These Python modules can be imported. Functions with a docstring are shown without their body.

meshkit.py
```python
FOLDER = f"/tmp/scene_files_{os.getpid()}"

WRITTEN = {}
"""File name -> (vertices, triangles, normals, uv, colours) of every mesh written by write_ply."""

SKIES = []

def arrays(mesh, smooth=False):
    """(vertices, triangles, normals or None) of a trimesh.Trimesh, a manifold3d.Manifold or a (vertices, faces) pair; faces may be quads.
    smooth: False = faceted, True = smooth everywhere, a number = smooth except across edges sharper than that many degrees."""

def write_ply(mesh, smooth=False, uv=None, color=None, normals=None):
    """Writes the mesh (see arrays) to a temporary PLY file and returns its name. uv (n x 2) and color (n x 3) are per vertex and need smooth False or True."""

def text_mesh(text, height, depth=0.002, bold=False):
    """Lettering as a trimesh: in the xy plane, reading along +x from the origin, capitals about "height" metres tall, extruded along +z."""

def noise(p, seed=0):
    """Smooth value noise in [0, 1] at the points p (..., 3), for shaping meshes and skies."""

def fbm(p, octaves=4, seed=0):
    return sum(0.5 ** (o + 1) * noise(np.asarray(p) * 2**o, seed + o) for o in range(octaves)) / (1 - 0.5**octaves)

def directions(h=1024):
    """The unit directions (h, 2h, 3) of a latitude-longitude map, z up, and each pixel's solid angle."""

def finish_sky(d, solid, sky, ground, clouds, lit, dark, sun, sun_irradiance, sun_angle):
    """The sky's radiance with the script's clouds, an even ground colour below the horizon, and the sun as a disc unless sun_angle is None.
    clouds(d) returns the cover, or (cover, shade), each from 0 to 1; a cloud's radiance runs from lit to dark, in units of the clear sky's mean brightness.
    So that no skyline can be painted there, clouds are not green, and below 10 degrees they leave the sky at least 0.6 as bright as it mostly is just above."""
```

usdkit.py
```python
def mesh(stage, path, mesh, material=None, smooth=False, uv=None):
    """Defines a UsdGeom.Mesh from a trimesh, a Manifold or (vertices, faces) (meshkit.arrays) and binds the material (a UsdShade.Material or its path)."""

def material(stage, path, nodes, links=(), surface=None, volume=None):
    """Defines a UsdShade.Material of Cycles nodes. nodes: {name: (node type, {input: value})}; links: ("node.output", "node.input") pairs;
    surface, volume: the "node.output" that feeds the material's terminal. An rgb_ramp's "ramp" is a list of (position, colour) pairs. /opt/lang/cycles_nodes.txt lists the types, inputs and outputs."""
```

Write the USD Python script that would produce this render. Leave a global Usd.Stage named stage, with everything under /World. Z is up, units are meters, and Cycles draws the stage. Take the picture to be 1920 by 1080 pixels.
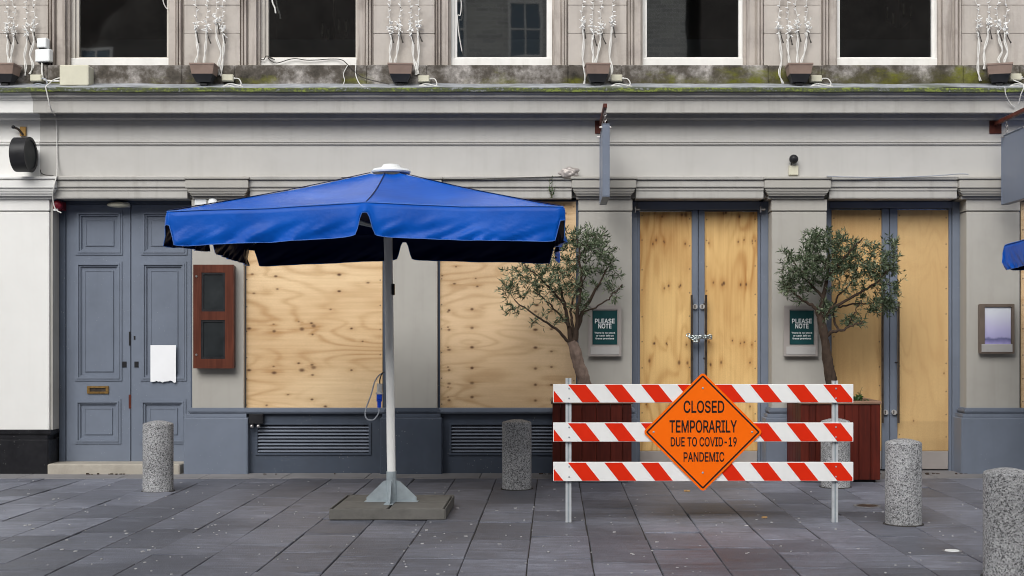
import math, random
import numpy as np, trimesh, meshkit, usdkit
from shapely.geometry import Polygon, box as sbox, Point, MultiPolygon
from shapely import affinity
from pxr import Usd, UsdGeom, UsdLux, UsdShade, Sdf, Gf, Vt

stage = Usd.Stage.CreateInMemory()
UsdGeom.SetStageUpAxis(stage, UsdGeom.Tokens.z)
UsdGeom.SetStageMetersPerUnit(stage, 1.0)
world = UsdGeom.Xform.Define(stage, '/World'); stage.SetDefaultPrim(world.GetPrim())
UsdGeom.Scope.Define(stage, '/World/Looks')

# ------------------------------------------------------------------ camera, sky, sun, exposure
CAM_D, EYE, FPX = 15.08, 1.6, 2450.0
cam = UsdGeom.Camera.Define(stage, '/World/camera')
cam.CreateHorizontalApertureAttr(36.0); cam.CreateVerticalApertureAttr(20.25)
cam.CreateFocalLengthAttr(36.0 * FPX / 1920)
cam.CreateHorizontalApertureOffsetAttr(-80 / 1920 * 36.0)
cam.CreateVerticalApertureOffsetAttr(88 / 1920 * 36.0)
cam.CreateClippingRangeAttr(Gf.Vec2f(0.1, 2000))
cam.AddTranslateOp().Set(Gf.Vec3d(0, -CAM_D, EYE)); cam.AddRotateXOp().Set(90.0)
cam.CreateExposureAttr(0.66)
SUN_EL, SUN_AZ = math.radians(38), math.radians(196)          # azimuth = atan2(x, y): behind the camera, a little left
mat = lambda p, *a, **k: usdkit.material(stage, '/World/Looks/' + p, *a, **k)
sky_m = mat('sky', {
    't': ('sky_texture', {'sky_type': 'single_scattering', 'sun_disc': False, 'sun_elevation': SUN_EL, 'sun_rotation': SUN_AZ, 'aerosol_density': 3.0}),
    'co': ('texture_coordinate', {}), 'n': ('noise_texture', {'scale': 2.2, 'detail': 5.0}),
    'r': ('rgb_ramp', {'ramp': [(0.3, (0.75, 0.75, 0.75)), (0.7, (1, 1, 1))]}),
    'h': ('hsv', {'saturation': 0.10, 'value': 1.0}),
    'm': ('mix_color', {'blend_type': 'multiply', 'fac': 0.6}),
    'b': ('background_shader', {'strength': 0.11})},
    [('co.generated', 'n.vector'), ('n.fac', 'r.fac'), ('t.color', 'h.color'), ('h.color', 'm.a'), ('r.color', 'm.b'), ('m.result', 'b.color')], surface='b.background')
sky = UsdLux.DomeLight.Define(stage, '/World/sky')
UsdShade.MaterialBindingAPI.Apply(sky.GetPrim()).Bind(sky_m)
sky.GetPrim().SetCustomDataByKey('kind', 'structure')
sky.GetPrim().SetCustomDataByKey('label', 'pale overcast daylight sky above the street')
sky.GetPrim().SetCustomDataByKey('category', 'sky')
sun = UsdLux.DistantLight.Define(stage, '/World/sun')
sun.CreateIntensityAttr(0.40); sun.CreateAngleAttr(45.0); sun.CreateColorAttr(Gf.Vec3f(1, 0.98, 0.95)); sun.GetPrim().GetAttribute('inputs:normalize').Set(True) if sun.GetPrim().GetAttribute('inputs:normalize') else sun.CreateNormalizeAttr(True)
sun.AddRotateZOp().Set(-math.degrees(SUN_AZ)); sun.AddRotateXOp().Set(-(90 - math.degrees(SUN_EL)))

# measured places of the photograph -> metres on a plane at depth Y behind the shop front (Y = 0 is the front of the pilasters)
def sc(Y): return FPX / (CAM_D + Y)
def X(px, Y=0.0): return (px - 1040) / sc(Y)
def Z(py, Y=0.0): return EYE + (628 - py) / sc(Y)

# ------------------------------------------------------------------ helpers
rng = np.random.default_rng(7); random.seed(7)
_used = {}
def numbered(parent, name):
    k = (str(parent), name); n = _used.get(k, 0); _used[k] = n + 1
    return f'{parent}/{name}' if n == 0 else f'{parent}/{name}_{n:03d}'
def setd(prim, label=None, cat=None, group=None, kind=None):
    for k, v in (('label', label), ('category', cat), ('group', group), ('kind', kind)):
        if v: prim.SetCustomDataByKey(k, v)
    return prim
def pp(parent): return '/World' if parent is None else str(parent.GetPath())
def thing(name, label, cat, loc=(0, 0, 0), rot=(0, 0, 0), group=None, kind=None, parent=None):
    x = UsdGeom.Xform.Define(stage, numbered(pp(parent), name))
    x.AddTranslateOp().Set(Gf.Vec3d(*map(float, loc))); x.AddRotateXYZOp().Set(Gf.Vec3f(*map(float, rot)))
    return setd(x.GetPrim(), label, cat, group, kind)
def node(name, parent, label=None):
    return setd(UsdGeom.Xform.Define(stage, numbered(pp(parent), name)).GetPrim(), label)
def dup(src, loc, rot=(0, 0, 0), label=None, group=None):
    base = src.GetName()
    x = UsdGeom.Xform.Define(stage, numbered('/World', base)); p = x.GetPrim()
    p.GetReferences().AddInternalReference(src.GetPath()); p.SetInstanceable(True)
    p.GetAttribute('xformOp:translate').Set(Gf.Vec3d(*map(float, loc)))
    p.GetAttribute('xformOp:rotateXYZ').Set(Gf.Vec3f(*map(float, rot)))
    return setd(p, label, src.GetCustomDataByKey('category'), group or src.GetCustomDataByKey('group'))

_s = np.array([(a, b, c) for a in (-1, 1) for b in (-1, 1) for c in (-1, 1)], float)
_cv = np.array([(s, ax) for s in range(8) for ax in range(3)])
_can = np.array([_s[s] * np.where(np.arange(3) == ax, 1.0, 0.8) for s, ax in _cv])
def _topo():
    h = trimesh.convex.convex_hull(_can)
    idx = [int(np.argmin(np.abs(_can - v).sum(1))) for v in h.vertices]
    return np.array(idx)[h.faces]
_CF = _topo()
class MB:
    """collects shapes; build() makes them ONE mesh."""
    def __init__(s): s.m = []
    def add(s, m): s.m.append(m); return s
    def box(s, x0, x1, y0, y1, z0, z1, c=0.0):
        c = min(c, 0.45 * min(abs(x1 - x0), abs(y1 - y0), abs(z1 - z0)))
        if c <= 0:
            m = trimesh.creation.box((abs(x1 - x0), abs(y1 - y0), abs(z1 - z0))); m.apply_translation(((x0 + x1) / 2, (y0 + y1) / 2, (z0 + z1) / 2)); return s.add(m)
        ce = np.array([(x0 + x1) / 2, (y0 + y1) / 2, (z0 + z1) / 2]); h = np.array([abs(x1 - x0), abs(y1 - y0), abs(z1 - z0)]) / 2
        v = np.array([ce + _s[k] * (h - np.where(np.arange(3) == ax, 0, c)) for k, ax in _cv])
        return s.add(trimesh.Trimesh(v, _CF.copy(), process=False))
    def pr(s, prof, x0, x1):
        """closed (y, z) profile swept along x"""
        p = Polygon(prof); m = trimesh.creation.extrude_polygon(p, x1 - x0, engine='earcut')
        v = np.array(m.vertices); m = trimesh.Trimesh(np.c_[v[:, 2] + x0, v[:, 0], v[:, 1]], m.faces, process=False)
        return s.add(m)
    def plate(s, poly, y0, y1):
        """(x, z) outline given thickness along y"""
        for g in getattr(poly, 'geoms', [poly]):
            if g.is_empty or g.area < 1e-9: continue
            m = trimesh.creation.extrude_polygon(g, abs(y1 - y0), engine='earcut')
            v = np.array(m.vertices); m = trimesh.Trimesh(np.c_[v[:, 0], max(y0, y1) - v[:, 2], v[:, 1]], m.faces, process=False); s.add(m)
        return s
    def tube(s, pts, r, n=8, closed=False):
        pts = np.asarray(pts, float); k = len(pts); r = np.broadcast_to(np.asarray(r, float), (k,))
        t = np.gradient(pts, axis=0); t /= np.maximum(np.linalg.norm(t, axis=1, keepdims=True), 1e-9)
        up = np.array([0, 0, 1.0]) if abs(t[0, 2]) < 0.9 else np.array([0, 1.0, 0])
        V = []; a = np.arange(n) / n * 2 * np.pi
        u = np.cross(t[0], up); u /= np.linalg.norm(u)
        for i in range(k):
            u = u - t[i] * (u @ t[i]); u /= max(np.linalg.norm(u), 1e-9); w = np.cross(t[i], u)
            V.append(pts[i] + r[i] * (np.cos(a)[:, None] * u + np.sin(a)[:, None] * w))
        V = np.vstack(V + [pts[:1], pts[-1:]]); F = []
        for i in range(k - 1):
            for j in range(n):
                p, q = i * n + j, i * n + (j + 1) % n
                F += [(p, q, q + n), (p, q + n, p + n)]
        for j in range(n):
            F += [(k * n, (j + 1) % n, j), (k * n + 1, (k - 1) * n + j, (k - 1) * n + (j + 1) % n)]
        return s.add(trimesh.Trimesh(V, np.array(F)[:, ::-1], process=False))
    def cyl(s, a, b, r, n=20): 
        a, b = np.asarray(a, float), np.asarray(b, float); return s.add(trimesh.creation.cylinder(r, segment=(a, b), sections=n))
    def ball(s, c, r, n=1, sc=(1, 1, 1)):
        m = trimesh.creation.icosphere(n, r); m.apply_scale(sc); m.apply_translation(c); return s.add(m)
    def lathe(s, prof, c, n=32):
        m = trimesh.creation.revolve(np.array(prof, float), sections=n); m.apply_translation(c); return s.add(m)
    def text(s, t, x0, x1, zb, h, y, bold=False, depth=0.0015, fit=True):
        m = meshkit.text_mesh(t, h, depth, bold); v = np.array(m.vertices); b = v.min(0); w = np.ptp(v[:, 0])
        k = (x1 - x0) / w if fit else 1.0
        if not fit: x0 = (x0 + x1) / 2 - w / 2
        return s.add(trimesh.Trimesh(np.c_[(v[:, 0] - b[0]) * k + x0, y - v[:, 2], v[:, 1] + zb], m.faces, process=False))
    def mesh(s): return trimesh.util.concatenate(s.m)
    def build(s, name, m, parent=None, smooth=False, label=None, cat=None, group=None, kind=None):
        p = usdkit.mesh(stage, numbered(pp(parent), name), s.mesh(), m, smooth).GetPrim()
        return setd(p, label, cat, group, kind)
def curve(pts, n=24):
    """smooth path through the points (Catmull-Rom)"""
    p = np.asarray(pts, float); p = np.vstack([2 * p[0] - p[1], p, 2 * p[-1] - p[-2]]); out = []
    for i in range(1, len(p) - 2):
        for t in np.linspace(0, 1, max(2, n // (len(p) - 3)), endpoint=False):
            a, b, c, d = p[i - 1:i + 3]
            out.append(0.5 * (2 * b + (c - a) * t + (2 * a - 5 * b + 4 * c - d) * t * t + (3 * b - a - 3 * c + d) * t ** 3))
    return np.array(out + [p[-2]])

# ------------------------------------------------------------------ materials
def paint(name, col, rough=0.5, var=0.12, scale=2.0, dirt=0.0, dirtcol=(0.06, 0.055, 0.045), streak=0.0, bump=0.15, bscale=60, spec=0.2, metal=0.0, speck=0.0, coord='geo'):
    c = np.array(col); n = {
        'g': ('geometry', {}), 'tc': ('texture_coordinate', {}),
        'n1': ('noise_texture', {'scale': scale, 'detail': 6.0, 'roughness': 0.65}),
        'r1': ('rgb_ramp', {'ramp': [(0.25, tuple(c * (1 - var))), (0.75, tuple(np.minimum(c * (1 + var), 0.95)))]}),
        'n2': ('noise_texture', {'scale': bscale, 'detail': 4.0}),
        'bp': ('bump', {'strength': bump, 'distance': 0.004}),
        'rr': ('map_range', {'from_min': 0.3, 'from_max': 0.7, 'to_min': max(0.03, rough - 0.09), 'to_max': min(1, rough + 0.09)}),
        'p': ('principled_bsdf', {'specular_ior_level': spec, 'metallic': metal})}
    src = 'g.position' if coord == 'geo' else 'tc.object'
    l = [(src, 'n1.vector'), ('n1.fac', 'r1.fac'), (src, 'n2.vector'), ('n2.fac', 'bp.height'), ('bp.normal', 'p.normal'), ('n1.fac', 'rr.value'), ('rr.result', 'p.roughness')]
    last = 'r1.color'
    if streak > 0:
        n['mp'] = ('mapping', {'scale': (9, 9, 0.7)}); n['n3'] = ('noise_texture', {'scale': 1.0, 'detail': 5.0, 'roughness': 0.6})
        n['r3'] = ('map_range', {'from_min': 0.52, 'from_max': 0.75, 'to_min': 0.0, 'to_max': streak, 'clamp': True})
        n['m3'] = ('mix_color', {'b': dirtcol}); l += [(src, 'mp.vector'), ('mp.vector', 'n3.vector'), ('n3.fac', 'r3.value'), ('r3.result', 'm3.fac'), (last, 'm3.a')]; last = 'm3.result'
    if dirt > 0:
        n['n4'] = ('noise_texture', {'scale': 1.3, 'detail': 9.0, 'roughness': 0.72})
        n['r4'] = ('map_range', {'from_min': 0.50, 'from_max': 0.72, 'to_min': 0.0, 'to_max': dirt, 'clamp': True})
        n['m4'] = ('mix_color', {'b': dirtcol}); l += [(src, 'n4.vector'), ('n4.fac', 'r4.value'), ('r4.result', 'm4.fac'), (last, 'm4.a')]; last = 'm4.result'
    if speck > 0:
        n['v5'] = ('voronoi_texture', {'scale': 26.0}); n['r5'] = ('map_range', {'from_min': 0.10, 'from_max': 0.13, 'to_min': speck, 'to_max': 0.0, 'clamp': True})
        n['n5'] = ('noise_texture', {'scale': 3.0}); n['q5'] = ('map_range', {'from_min': 0.5, 'from_max': 0.62, 'to_min': 0.0, 'to_max': 1.0, 'clamp': True})
        n['x5'] = ('math', {'math_type': 'multiply'})
        n['m5'] = ('mix_color', {'b': (0.5, 0.5, 0.48)})
        l += [(src, 'v5.vector'), (src, 'n5.vector'), ('v5.distance', 'r5.value'), ('n5.fac', 'q5.value'), ('r5.result', 'x5.value1'), ('q5.result', 'x5.value2'), ('x5.value', 'm5.fac'), (last, 'm5.a')]; last = 'm5.result'
    l.append((last, 'p.base_color'))
    return mat(name, n, l, surface='p.BSDF')
M = {}
M['wall'] = paint('grey_wall_paint', (0.372, 0.357, 0.325), 0.55, 0.06, 1.2, dirt=0.18, dirtcol=(0.22, 0.2, 0.17), streak=0.16, bump=0.12, bscale=35)
M['frieze'] = paint('pale_frieze_paint', (0.45, 0.44, 0.418), 0.5, 0.06, 1.2, dirt=0.2, dirtcol=(0.24, 0.22, 0.195), streak=0.16, bump=0.18, bscale=22)
M['trim'] = paint('grey_trim_paint', (0.41, 0.398, 0.372), 0.5, 0.07, 1.5, dirt=0.22, dirtcol=(0.17, 0.155, 0.13), streak=0.3, bump=0.2, bscale=30)
M['white_wall'] = paint('white_wall_paint', (0.70, 0.695, 0.672), 0.55, 0.04, 1.5, dirt=0.06, dirtcol=(0.4, 0.37, 0.32), streak=0.05, bump=0.15, bscale=30)
M['blue'] = paint('blue_grey_paint', (0.152, 0.176, 0.222), 0.42, 0.09, 2.0, dirt=0.16, dirtcol=(0.09, 0.1, 0.115), streak=0.12, bump=0.10, bscale=45, speck=0.25)
M['louvre'] = paint('louvre_paint', (0.20, 0.225, 0.275), 0.35, 0.08, 4, bump=0.05)
M['dark_blue'] = paint('dark_blue_paint', (0.068, 0.083, 0.112), 0.45, 0.12, 2.5, dirt=0.35, dirtcol=(0.05, 0.052, 0.056), streak=0.15, bump=0.12, speck=0.5)
M['black_paint'] = paint('black_gloss_paint', (0.012, 0.012, 0.014), 0.28, 0.3, 4, dirt=0.3, dirtcol=(0.04, 0.04, 0.04), bump=0.35, bscale=25, speck=0.35, spec=0.25)
M['stone'] = paint('upper_sandstone', (0.43, 0.393, 0.355), 0.85, 0.12, 2.2, dirt=0.5, dirtcol=(0.20, 0.165, 0.14), streak=0.4, bump=0.5, bscale=40, spec=0.2)
M['stone_dark'] = paint('moulded_sandstone', (0.41, 0.368, 0.33), 0.85, 0.16, 2.5, dirt=0.65, dirtcol=(0.11, 0.085, 0.07), streak=0.85, bump=0.5, bscale=40, spec=0.2)
M['white_frame'] = paint('white_window_paint', (0.72, 0.71, 0.68), 0.5, 0.06, 5, dirt=0.25, dirtcol=(0.38, 0.34, 0.28), streak=0.15, bump=0.4, bscale=30)
M['cream_frame'] = paint('cream_window_paint', (0.52, 0.49, 0.44), 0.55, 0.08, 5, dirt=0.4, dirtcol=(0.3, 0.25, 0.2), streak=0.3, bump=0.4, bscale=30)
M['step'] = paint('worn_step_stone', (0.37, 0.34, 0.29), 0.75, 0.15, 5, dirt=0.5, dirtcol=(0.16, 0.14, 0.11), bump=0.6, bscale=25)
M['kerb'] = paint('pale_edge_stone', (0.20, 0.195, 0.20), 0.7, 0.18, 3, dirt=0.45, dirtcol=(0.08, 0.078, 0.08), bump=0.5)
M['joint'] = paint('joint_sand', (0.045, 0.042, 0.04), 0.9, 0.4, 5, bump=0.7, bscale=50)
M['brown_plastic'] = paint('brown_metal', (0.23, 0.165, 0.135), 0.5, 0.12, 8, dirt=0.3)
M['black'] = paint('black_metal', (0.018, 0.018, 0.02), 0.4, 0.2, 8)
M['cream'] = paint('cream_plastic', (0.55, 0.53, 0.42), 0.45, 0.06, 6, dirt=0.3, dirtcol=(0.3, 0.27, 0.2), streak=0.15)
M['white'] = paint('white_plastic', (0.74, 0.76, 0.76), 0.4, 0.04, 6, dirt=0.1, dirtcol=(0.5, 0.48, 0.43))
M['cable_white'] = paint('white_cable', (0.62, 0.61, 0.58), 0.5, 0.1, 12)
M['cable_dark'] = paint('dark_cable', (0.05, 0.045, 0.04), 0.6, 0.2, 12)
M['cable_grey'] = paint('grey_cable', (0.3, 0.32, 0.36), 0.5, 0.1, 12)
M['bulb'] = paint('frosted_bulb', (0.78, 0.78, 0.76), 0.25, 0.05, 20)
M['rust'] = paint('oxblood_steel', (0.09, 0.022, 0.014), 0.5, 0.25, 8, dirt=0.4, dirtcol=(0.03, 0.012, 0.01))
M['sign_grey'] = paint('sign_board_paint', (0.165, 0.19, 0.245), 0.4, 0.05, 3)
M['steel'] = paint('brushed_steel', (0.45, 0.43, 0.42), 0.32, 0.08, 6, metal=1.0, bump=0.05)
M['chrome'] = paint('zinc_chain', (0.62, 0.68, 0.68), 0.25, 0.06, 10, metal=1.0, bump=0.05)
M['bronze'] = paint('dark_bronze_bar', (0.10, 0.08, 0.065), 0.35, 0.2, 8, metal=0.8)
M['brass'] = paint('aged_brass', (0.28, 0.17, 0.06), 0.4, 0.25, 20, metal=0.8)
M['post_steel'] = paint('bright_post_steel', (0.58, 0.60, 0.62), 0.4, 0.08, 14, metal=0.35)
M['galv'] = paint('galvanised_steel', (0.34, 0.39, 0.42), 0.45, 0.16, 14, metal=0.35, dirt=0.2, dirtcol=(0.25, 0.27, 0.28))
M['case'] = paint('poster_case_metal', (0.38, 0.345, 0.325), 0.42, 0.06, 5, metal=0.35)
M['case_pale'] = paint('poster_case_flap', (0.46, 0.445, 0.43), 0.4, 0.05, 5, metal=0.3)
M['case_brown'] = paint('bronze_poster_case', (0.17, 0.135, 0.11), 0.45, 0.1, 8, metal=0.35)
M['poster_green'] = paint('dark_green_poster', (0.012, 0.055, 0.058), 0.3, 0.1, 3)
M['pole'] = paint('white_pole_paint', (0.80, 0.80, 0.78), 0.35, 0.025, 4, dirt=0.03, dirtcol=(0.5, 0.48, 0.44), bump=0.01)
M['red_alarm'] = paint('red_plastic', (0.16, 0.014, 0.025), 0.4, 0.1, 8)
M['blue_plug'] = paint('blue_plastic', (0.008, 0.05, 0.42), 0.35, 0.1, 8)
M['paper'] = paint('white_paper', (0.80, 0.81, 0.83), 0.7, 0.02, 6, bump=0.1, bscale=14)
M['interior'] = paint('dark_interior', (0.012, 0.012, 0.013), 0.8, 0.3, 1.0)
M['film'] = mat('frosted_film', {'p': ('principled_bsdf', {'base_color': (0.06, 0.085, 0.105), 'roughness': 0.35})}, surface='p.BSDF')
M['text_white'] = paint('white_print', (0.8, 0.82, 0.82), 0.5, 0.02, 4, bump=0)
M['text_black'] = paint('black_print', (0.018, 0.012, 0.01), 0.5, 0.1, 4, bump=0)
M['orange'] = paint('orange_sheeting', (0.95, 0.145, 0.0), 0.6, 0.03, 3, bump=0.02, spec=0.15)
M['red_tape'] = paint('red_reflective_tape', (0.68, 0.022, 0.003), 0.55, 0.05, 3, bump=0.03, spec=0.15)
M['white_tape'] = paint('white_plastic_board', (0.80, 0.80, 0.79), 0.42, 0.02, 3, bump=0.06, bscale=15, streak=0.10, dirt=0.08, dirtcol=(0.45, 0.43, 0.39))
M['soil'] = paint('planter_soil', (0.035, 0.027, 0.02), 0.95, 0.4, 20, bump=1.0)
M['concrete'] = paint('weathered_concrete', (0.135, 0.130, 0.120), 0.85, 0.22, 6, dirt=0.5, dirtcol=(0.06, 0.056, 0.05), bump=0.6, bscale=45)
M['lamp_glow'] = mat('downlight_glow', {'e': ('emission', {'color': (1.0, 0.72, 0.38), 'strength': 2.0})}, surface='e.emission')
M['rubber'] = paint('black_rubber', (0.02, 0.02, 0.02), 0.7, 0.2, 8)
M['litter'] = paint('pale_spots', (0.40, 0.40, 0.40), 0.8, 0.35, 9)
M['leaf_litter'] = paint('dry_leaf', (0.42, 0.26, 0.12), 0.7, 0.25, 20)
M['lead'] = mat('lead_flashing', {'g': ('geometry', {}), 'n': ('noise_texture', {'scale': 5.0, 'detail': 8.0, 'roughness': 0.7}), 'n2': ('noise_texture', {'scale': 1.3, 'detail': 7.0}),
    'r': ('rgb_ramp', {'ramp': [(0.3, (0.17, 0.18, 0.20)), (0.65, (0.42, 0.44, 0.47))]}), 'k': ('map_range', {'from_min': 0.60, 'from_max': 0.75, 'to_min': 0.0, 'to_max': 0.8, 'clamp': True}),
    'm': ('mix_color', {'b': (0.07, 0.085, 0.025)}), 'bp': ('bump', {'strength': 0.5, 'distance': 0.01}), 'p': ('principled_bsdf', {'roughness': 0.6, 'metallic': 0.2})},
    [('g.position', 'n.vector'), ('g.position', 'n2.vector'), ('n.fac', 'r.fac'), ('n2.fac', 'k.value'), ('k.result', 'm.fac'), ('r.color', 'm.a'), ('m.result', 'p.base_color'), ('n.fac', 'bp.height'), ('bp.normal', 'p.normal')], surface='p.BSDF')
M['lead_edge'] = mat('mossy_lead_edge', {'g': ('geometry', {}), 'mp': ('mapping', {'scale': (0.55, 1, 3)}), 'n': ('noise_texture', {'scale': 7.0, 'detail': 8.0, 'roughness': 0.7}), 'n2': ('noise_texture', {'scale': 30.0, 'detail': 5.0}),
    'r': ('rgb_ramp', {'ramp': [(0.28, (0.03, 0.033, 0.026)), (0.38, (0.22, 0.23, 0.23)), (0.45, (0.05, 0.06, 0.03)), (0.53, (0.085, 0.10, 0.035)), (0.58, (0.20, 0.25, 0.04)), (0.63, (0.06, 0.075, 0.03)), (0.72, (0.3, 0.31, 0.3))]}),
    'mx': ('mix_float', {'fac': 0.35}), 'bp': ('bump', {'strength': 0.8, 'distance': 0.012}), 'p': ('principled_bsdf', {'roughness': 0.85})},
    [('g.position', 'mp.vector'), ('mp.vector', 'n.vector'), ('g.position', 'n2.vector'), ('n.fac', 'mx.a'), ('n2.fac', 'mx.b'), ('mx.result', 'r.fac'), ('r.color', 'p.base_color'), ('n2.fac', 'bp.height'), ('bp.normal', 'p.normal')], surface='p.BSDF')
def sill_mat():      # dirty sandstone sill: dark blotches, moss increasing to the right and downwards
    n = {'g': ('geometry', {}), 's': ('separate_xyz', {}), 'n': ('noise_texture', {'scale': 3.2, 'detail': 8.0, 'roughness': 0.7}), 'mp': ('mapping', {'scale': (0.8, 1, 1.6)}), 'n2': ('noise_texture', {'scale': 1.4, 'detail': 9.0, 'roughness': 0.68}),
         'nm': ('noise_texture', {'scale': 22.0, 'detail': 5.0}),
         'r': ('rgb_ramp', {'ramp': [(0.32, (0.028, 0.025, 0.02)), (0.47, (0.085, 0.074, 0.062)), (0.56, (0.20, 0.185, 0.17)), (0.68, (0.46, 0.43, 0.40))]}),
         'mxr': ('map_range', {'from_min': -3.0, 'from_max': 4.5, 'to_min': -0.03, 'to_max': 0.17, 'clamp': True}),
         'zr': ('map_range', {'from_min': Z(160), 'from_max': Z(124), 'to_min': 0.10, 'to_max': -0.10, 'clamp': True}),
         'a1': ('math', {'math_type': 'add'}), 'a2': ('math', {'math_type': 'add'}), 'k': ('map_range', {'from_min': 0.56, 'from_max': 0.75, 'to_min': 0.0, 'to_max': 0.9, 'clamp': True}),
         'mr': ('rgb_ramp', {'ramp': [(0.35, (0.028, 0.026, 0.01)), (0.52, (0.055, 0.052, 0.01)), (0.62, (0.12, 0.125, 0.008)), (0.75, (0.24, 0.25, 0.012))]}),
         'm': ('mix_color', {}), 'bp': ('bump', {'strength': 0.7, 'distance': 0.012}), 'p': ('principled_bsdf', {'roughness': 0.9, 'specular_ior_level': 0.2})}
    l = [('g.position', 's.vector'), ('g.position', 'n.vector'), ('g.position', 'mp.vector'), ('mp.vector', 'n2.vector'), ('g.position', 'nm.vector'), ('n.fac', 'r.fac'), ('s.x', 'mxr.value'), ('s.z', 'zr.value'),
         ('n2.fac', 'a1.value1'), ('mxr.result', 'a1.value2'), ('a1.value', 'a2.value1'), ('zr.result', 'a2.value2'), ('a2.value', 'k.value'), ('n2.fac', 'mr.fac'), ('k.result', 'm.fac'), ('r.color', 'm.a'), ('mr.color', 'm.b'), ('m.result', 'p.base_color'), ('nm.fac', 'bp.height'), ('bp.normal', 'p.normal')]
    return mat('mossy_sill_stone', n, l, surface='p.BSDF')
M['sill'] = sill_mat()
def wood(name, dark, light, rough=0.5, axis='z', scale=1.0):
    s = {'z': (28, 28, 1.6), 'x': (1.6, 28, 28)}[axis]
    return mat(name, {'g': ('geometry', {}), 'oi': ('object_info', {}), 'mp': ('mapping', {'scale': tuple(np.array(s) * scale)}), 'n': ('noise_texture', {'scale': 1.0, 'detail': 7.0, 'roughness': 0.62, 'distortion': 0.6}),
        'n2': ('noise_texture', {'scale': 2.5, 'detail': 5.0}), 'mx': ('mix_float', {'fac': 0.4}), 'rnd': ('map_range', {'to_min': -0.12, 'to_max': 0.12}), 'ad': ('math', {'math_type': 'add'}),
        'r': ('rgb_ramp', {'ramp': [(0.3, dark), (0.7, light)]}), 'bp': ('bump', {'strength': 0.3, 'distance': 0.004}), 'p': ('principled_bsdf', {'roughness': rough, 'specular_ior_level': 0.22})},
        [('g.position', 'mp.vector'), ('mp.vector', 'n.vector'), ('g.position', 'n2.vector'), ('n.fac', 'mx.a'), ('n2.fac', 'mx.b'), ('oi.random', 'rnd.value'), ('mx.result', 'ad.value1'), ('rnd.result', 'ad.value2'), ('ad.value', 'r.fac'), ('r.color', 'p.base_color'), ('n.fac', 'bp.height'), ('bp.normal', 'p.normal')], surface='p.BSDF')
M['planter_wood'] = wood('red_stained_boards', (0.026, 0.0035, 0.002), (0.105, 0.013, 0.006), 0.55)
M['planter_rim'] = wood('worn_brown_rim', (0.11, 0.055, 0.035), (0.30, 0.19, 0.13), 0.65, 'x')
M['menu_wood'] = wood('varnished_brown_wood', (0.042, 0.012, 0.008), (0.125, 0.038, 0.022), 0.35)
M['rust_stone'] = paint('red_brown_band', (0.30, 0.13, 0.06), 0.8, 0.2, 2)
M['far_stone'] = paint('dark_far_stone', (0.13, 0.115, 0.105), 0.9, 0.3, 1.2, dirt=0.5, dirtcol=(0.02,0.02,0.02))  # dark stone with darker blotches for the mirrored buildings
M['far_pane'] = mat('far_window_pane', {'p': ('principled_bsdf', {'base_color': (0.10, 0.14, 0.18), 'roughness': 0.15})}, surface='p.BSDF')
M['slate'] = paint('chalkboard', (0.012, 0.015, 0.017), 0.45, 0.35, 4, dirt=0.3, dirtcol=(0.05, 0.055, 0.055))
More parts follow.
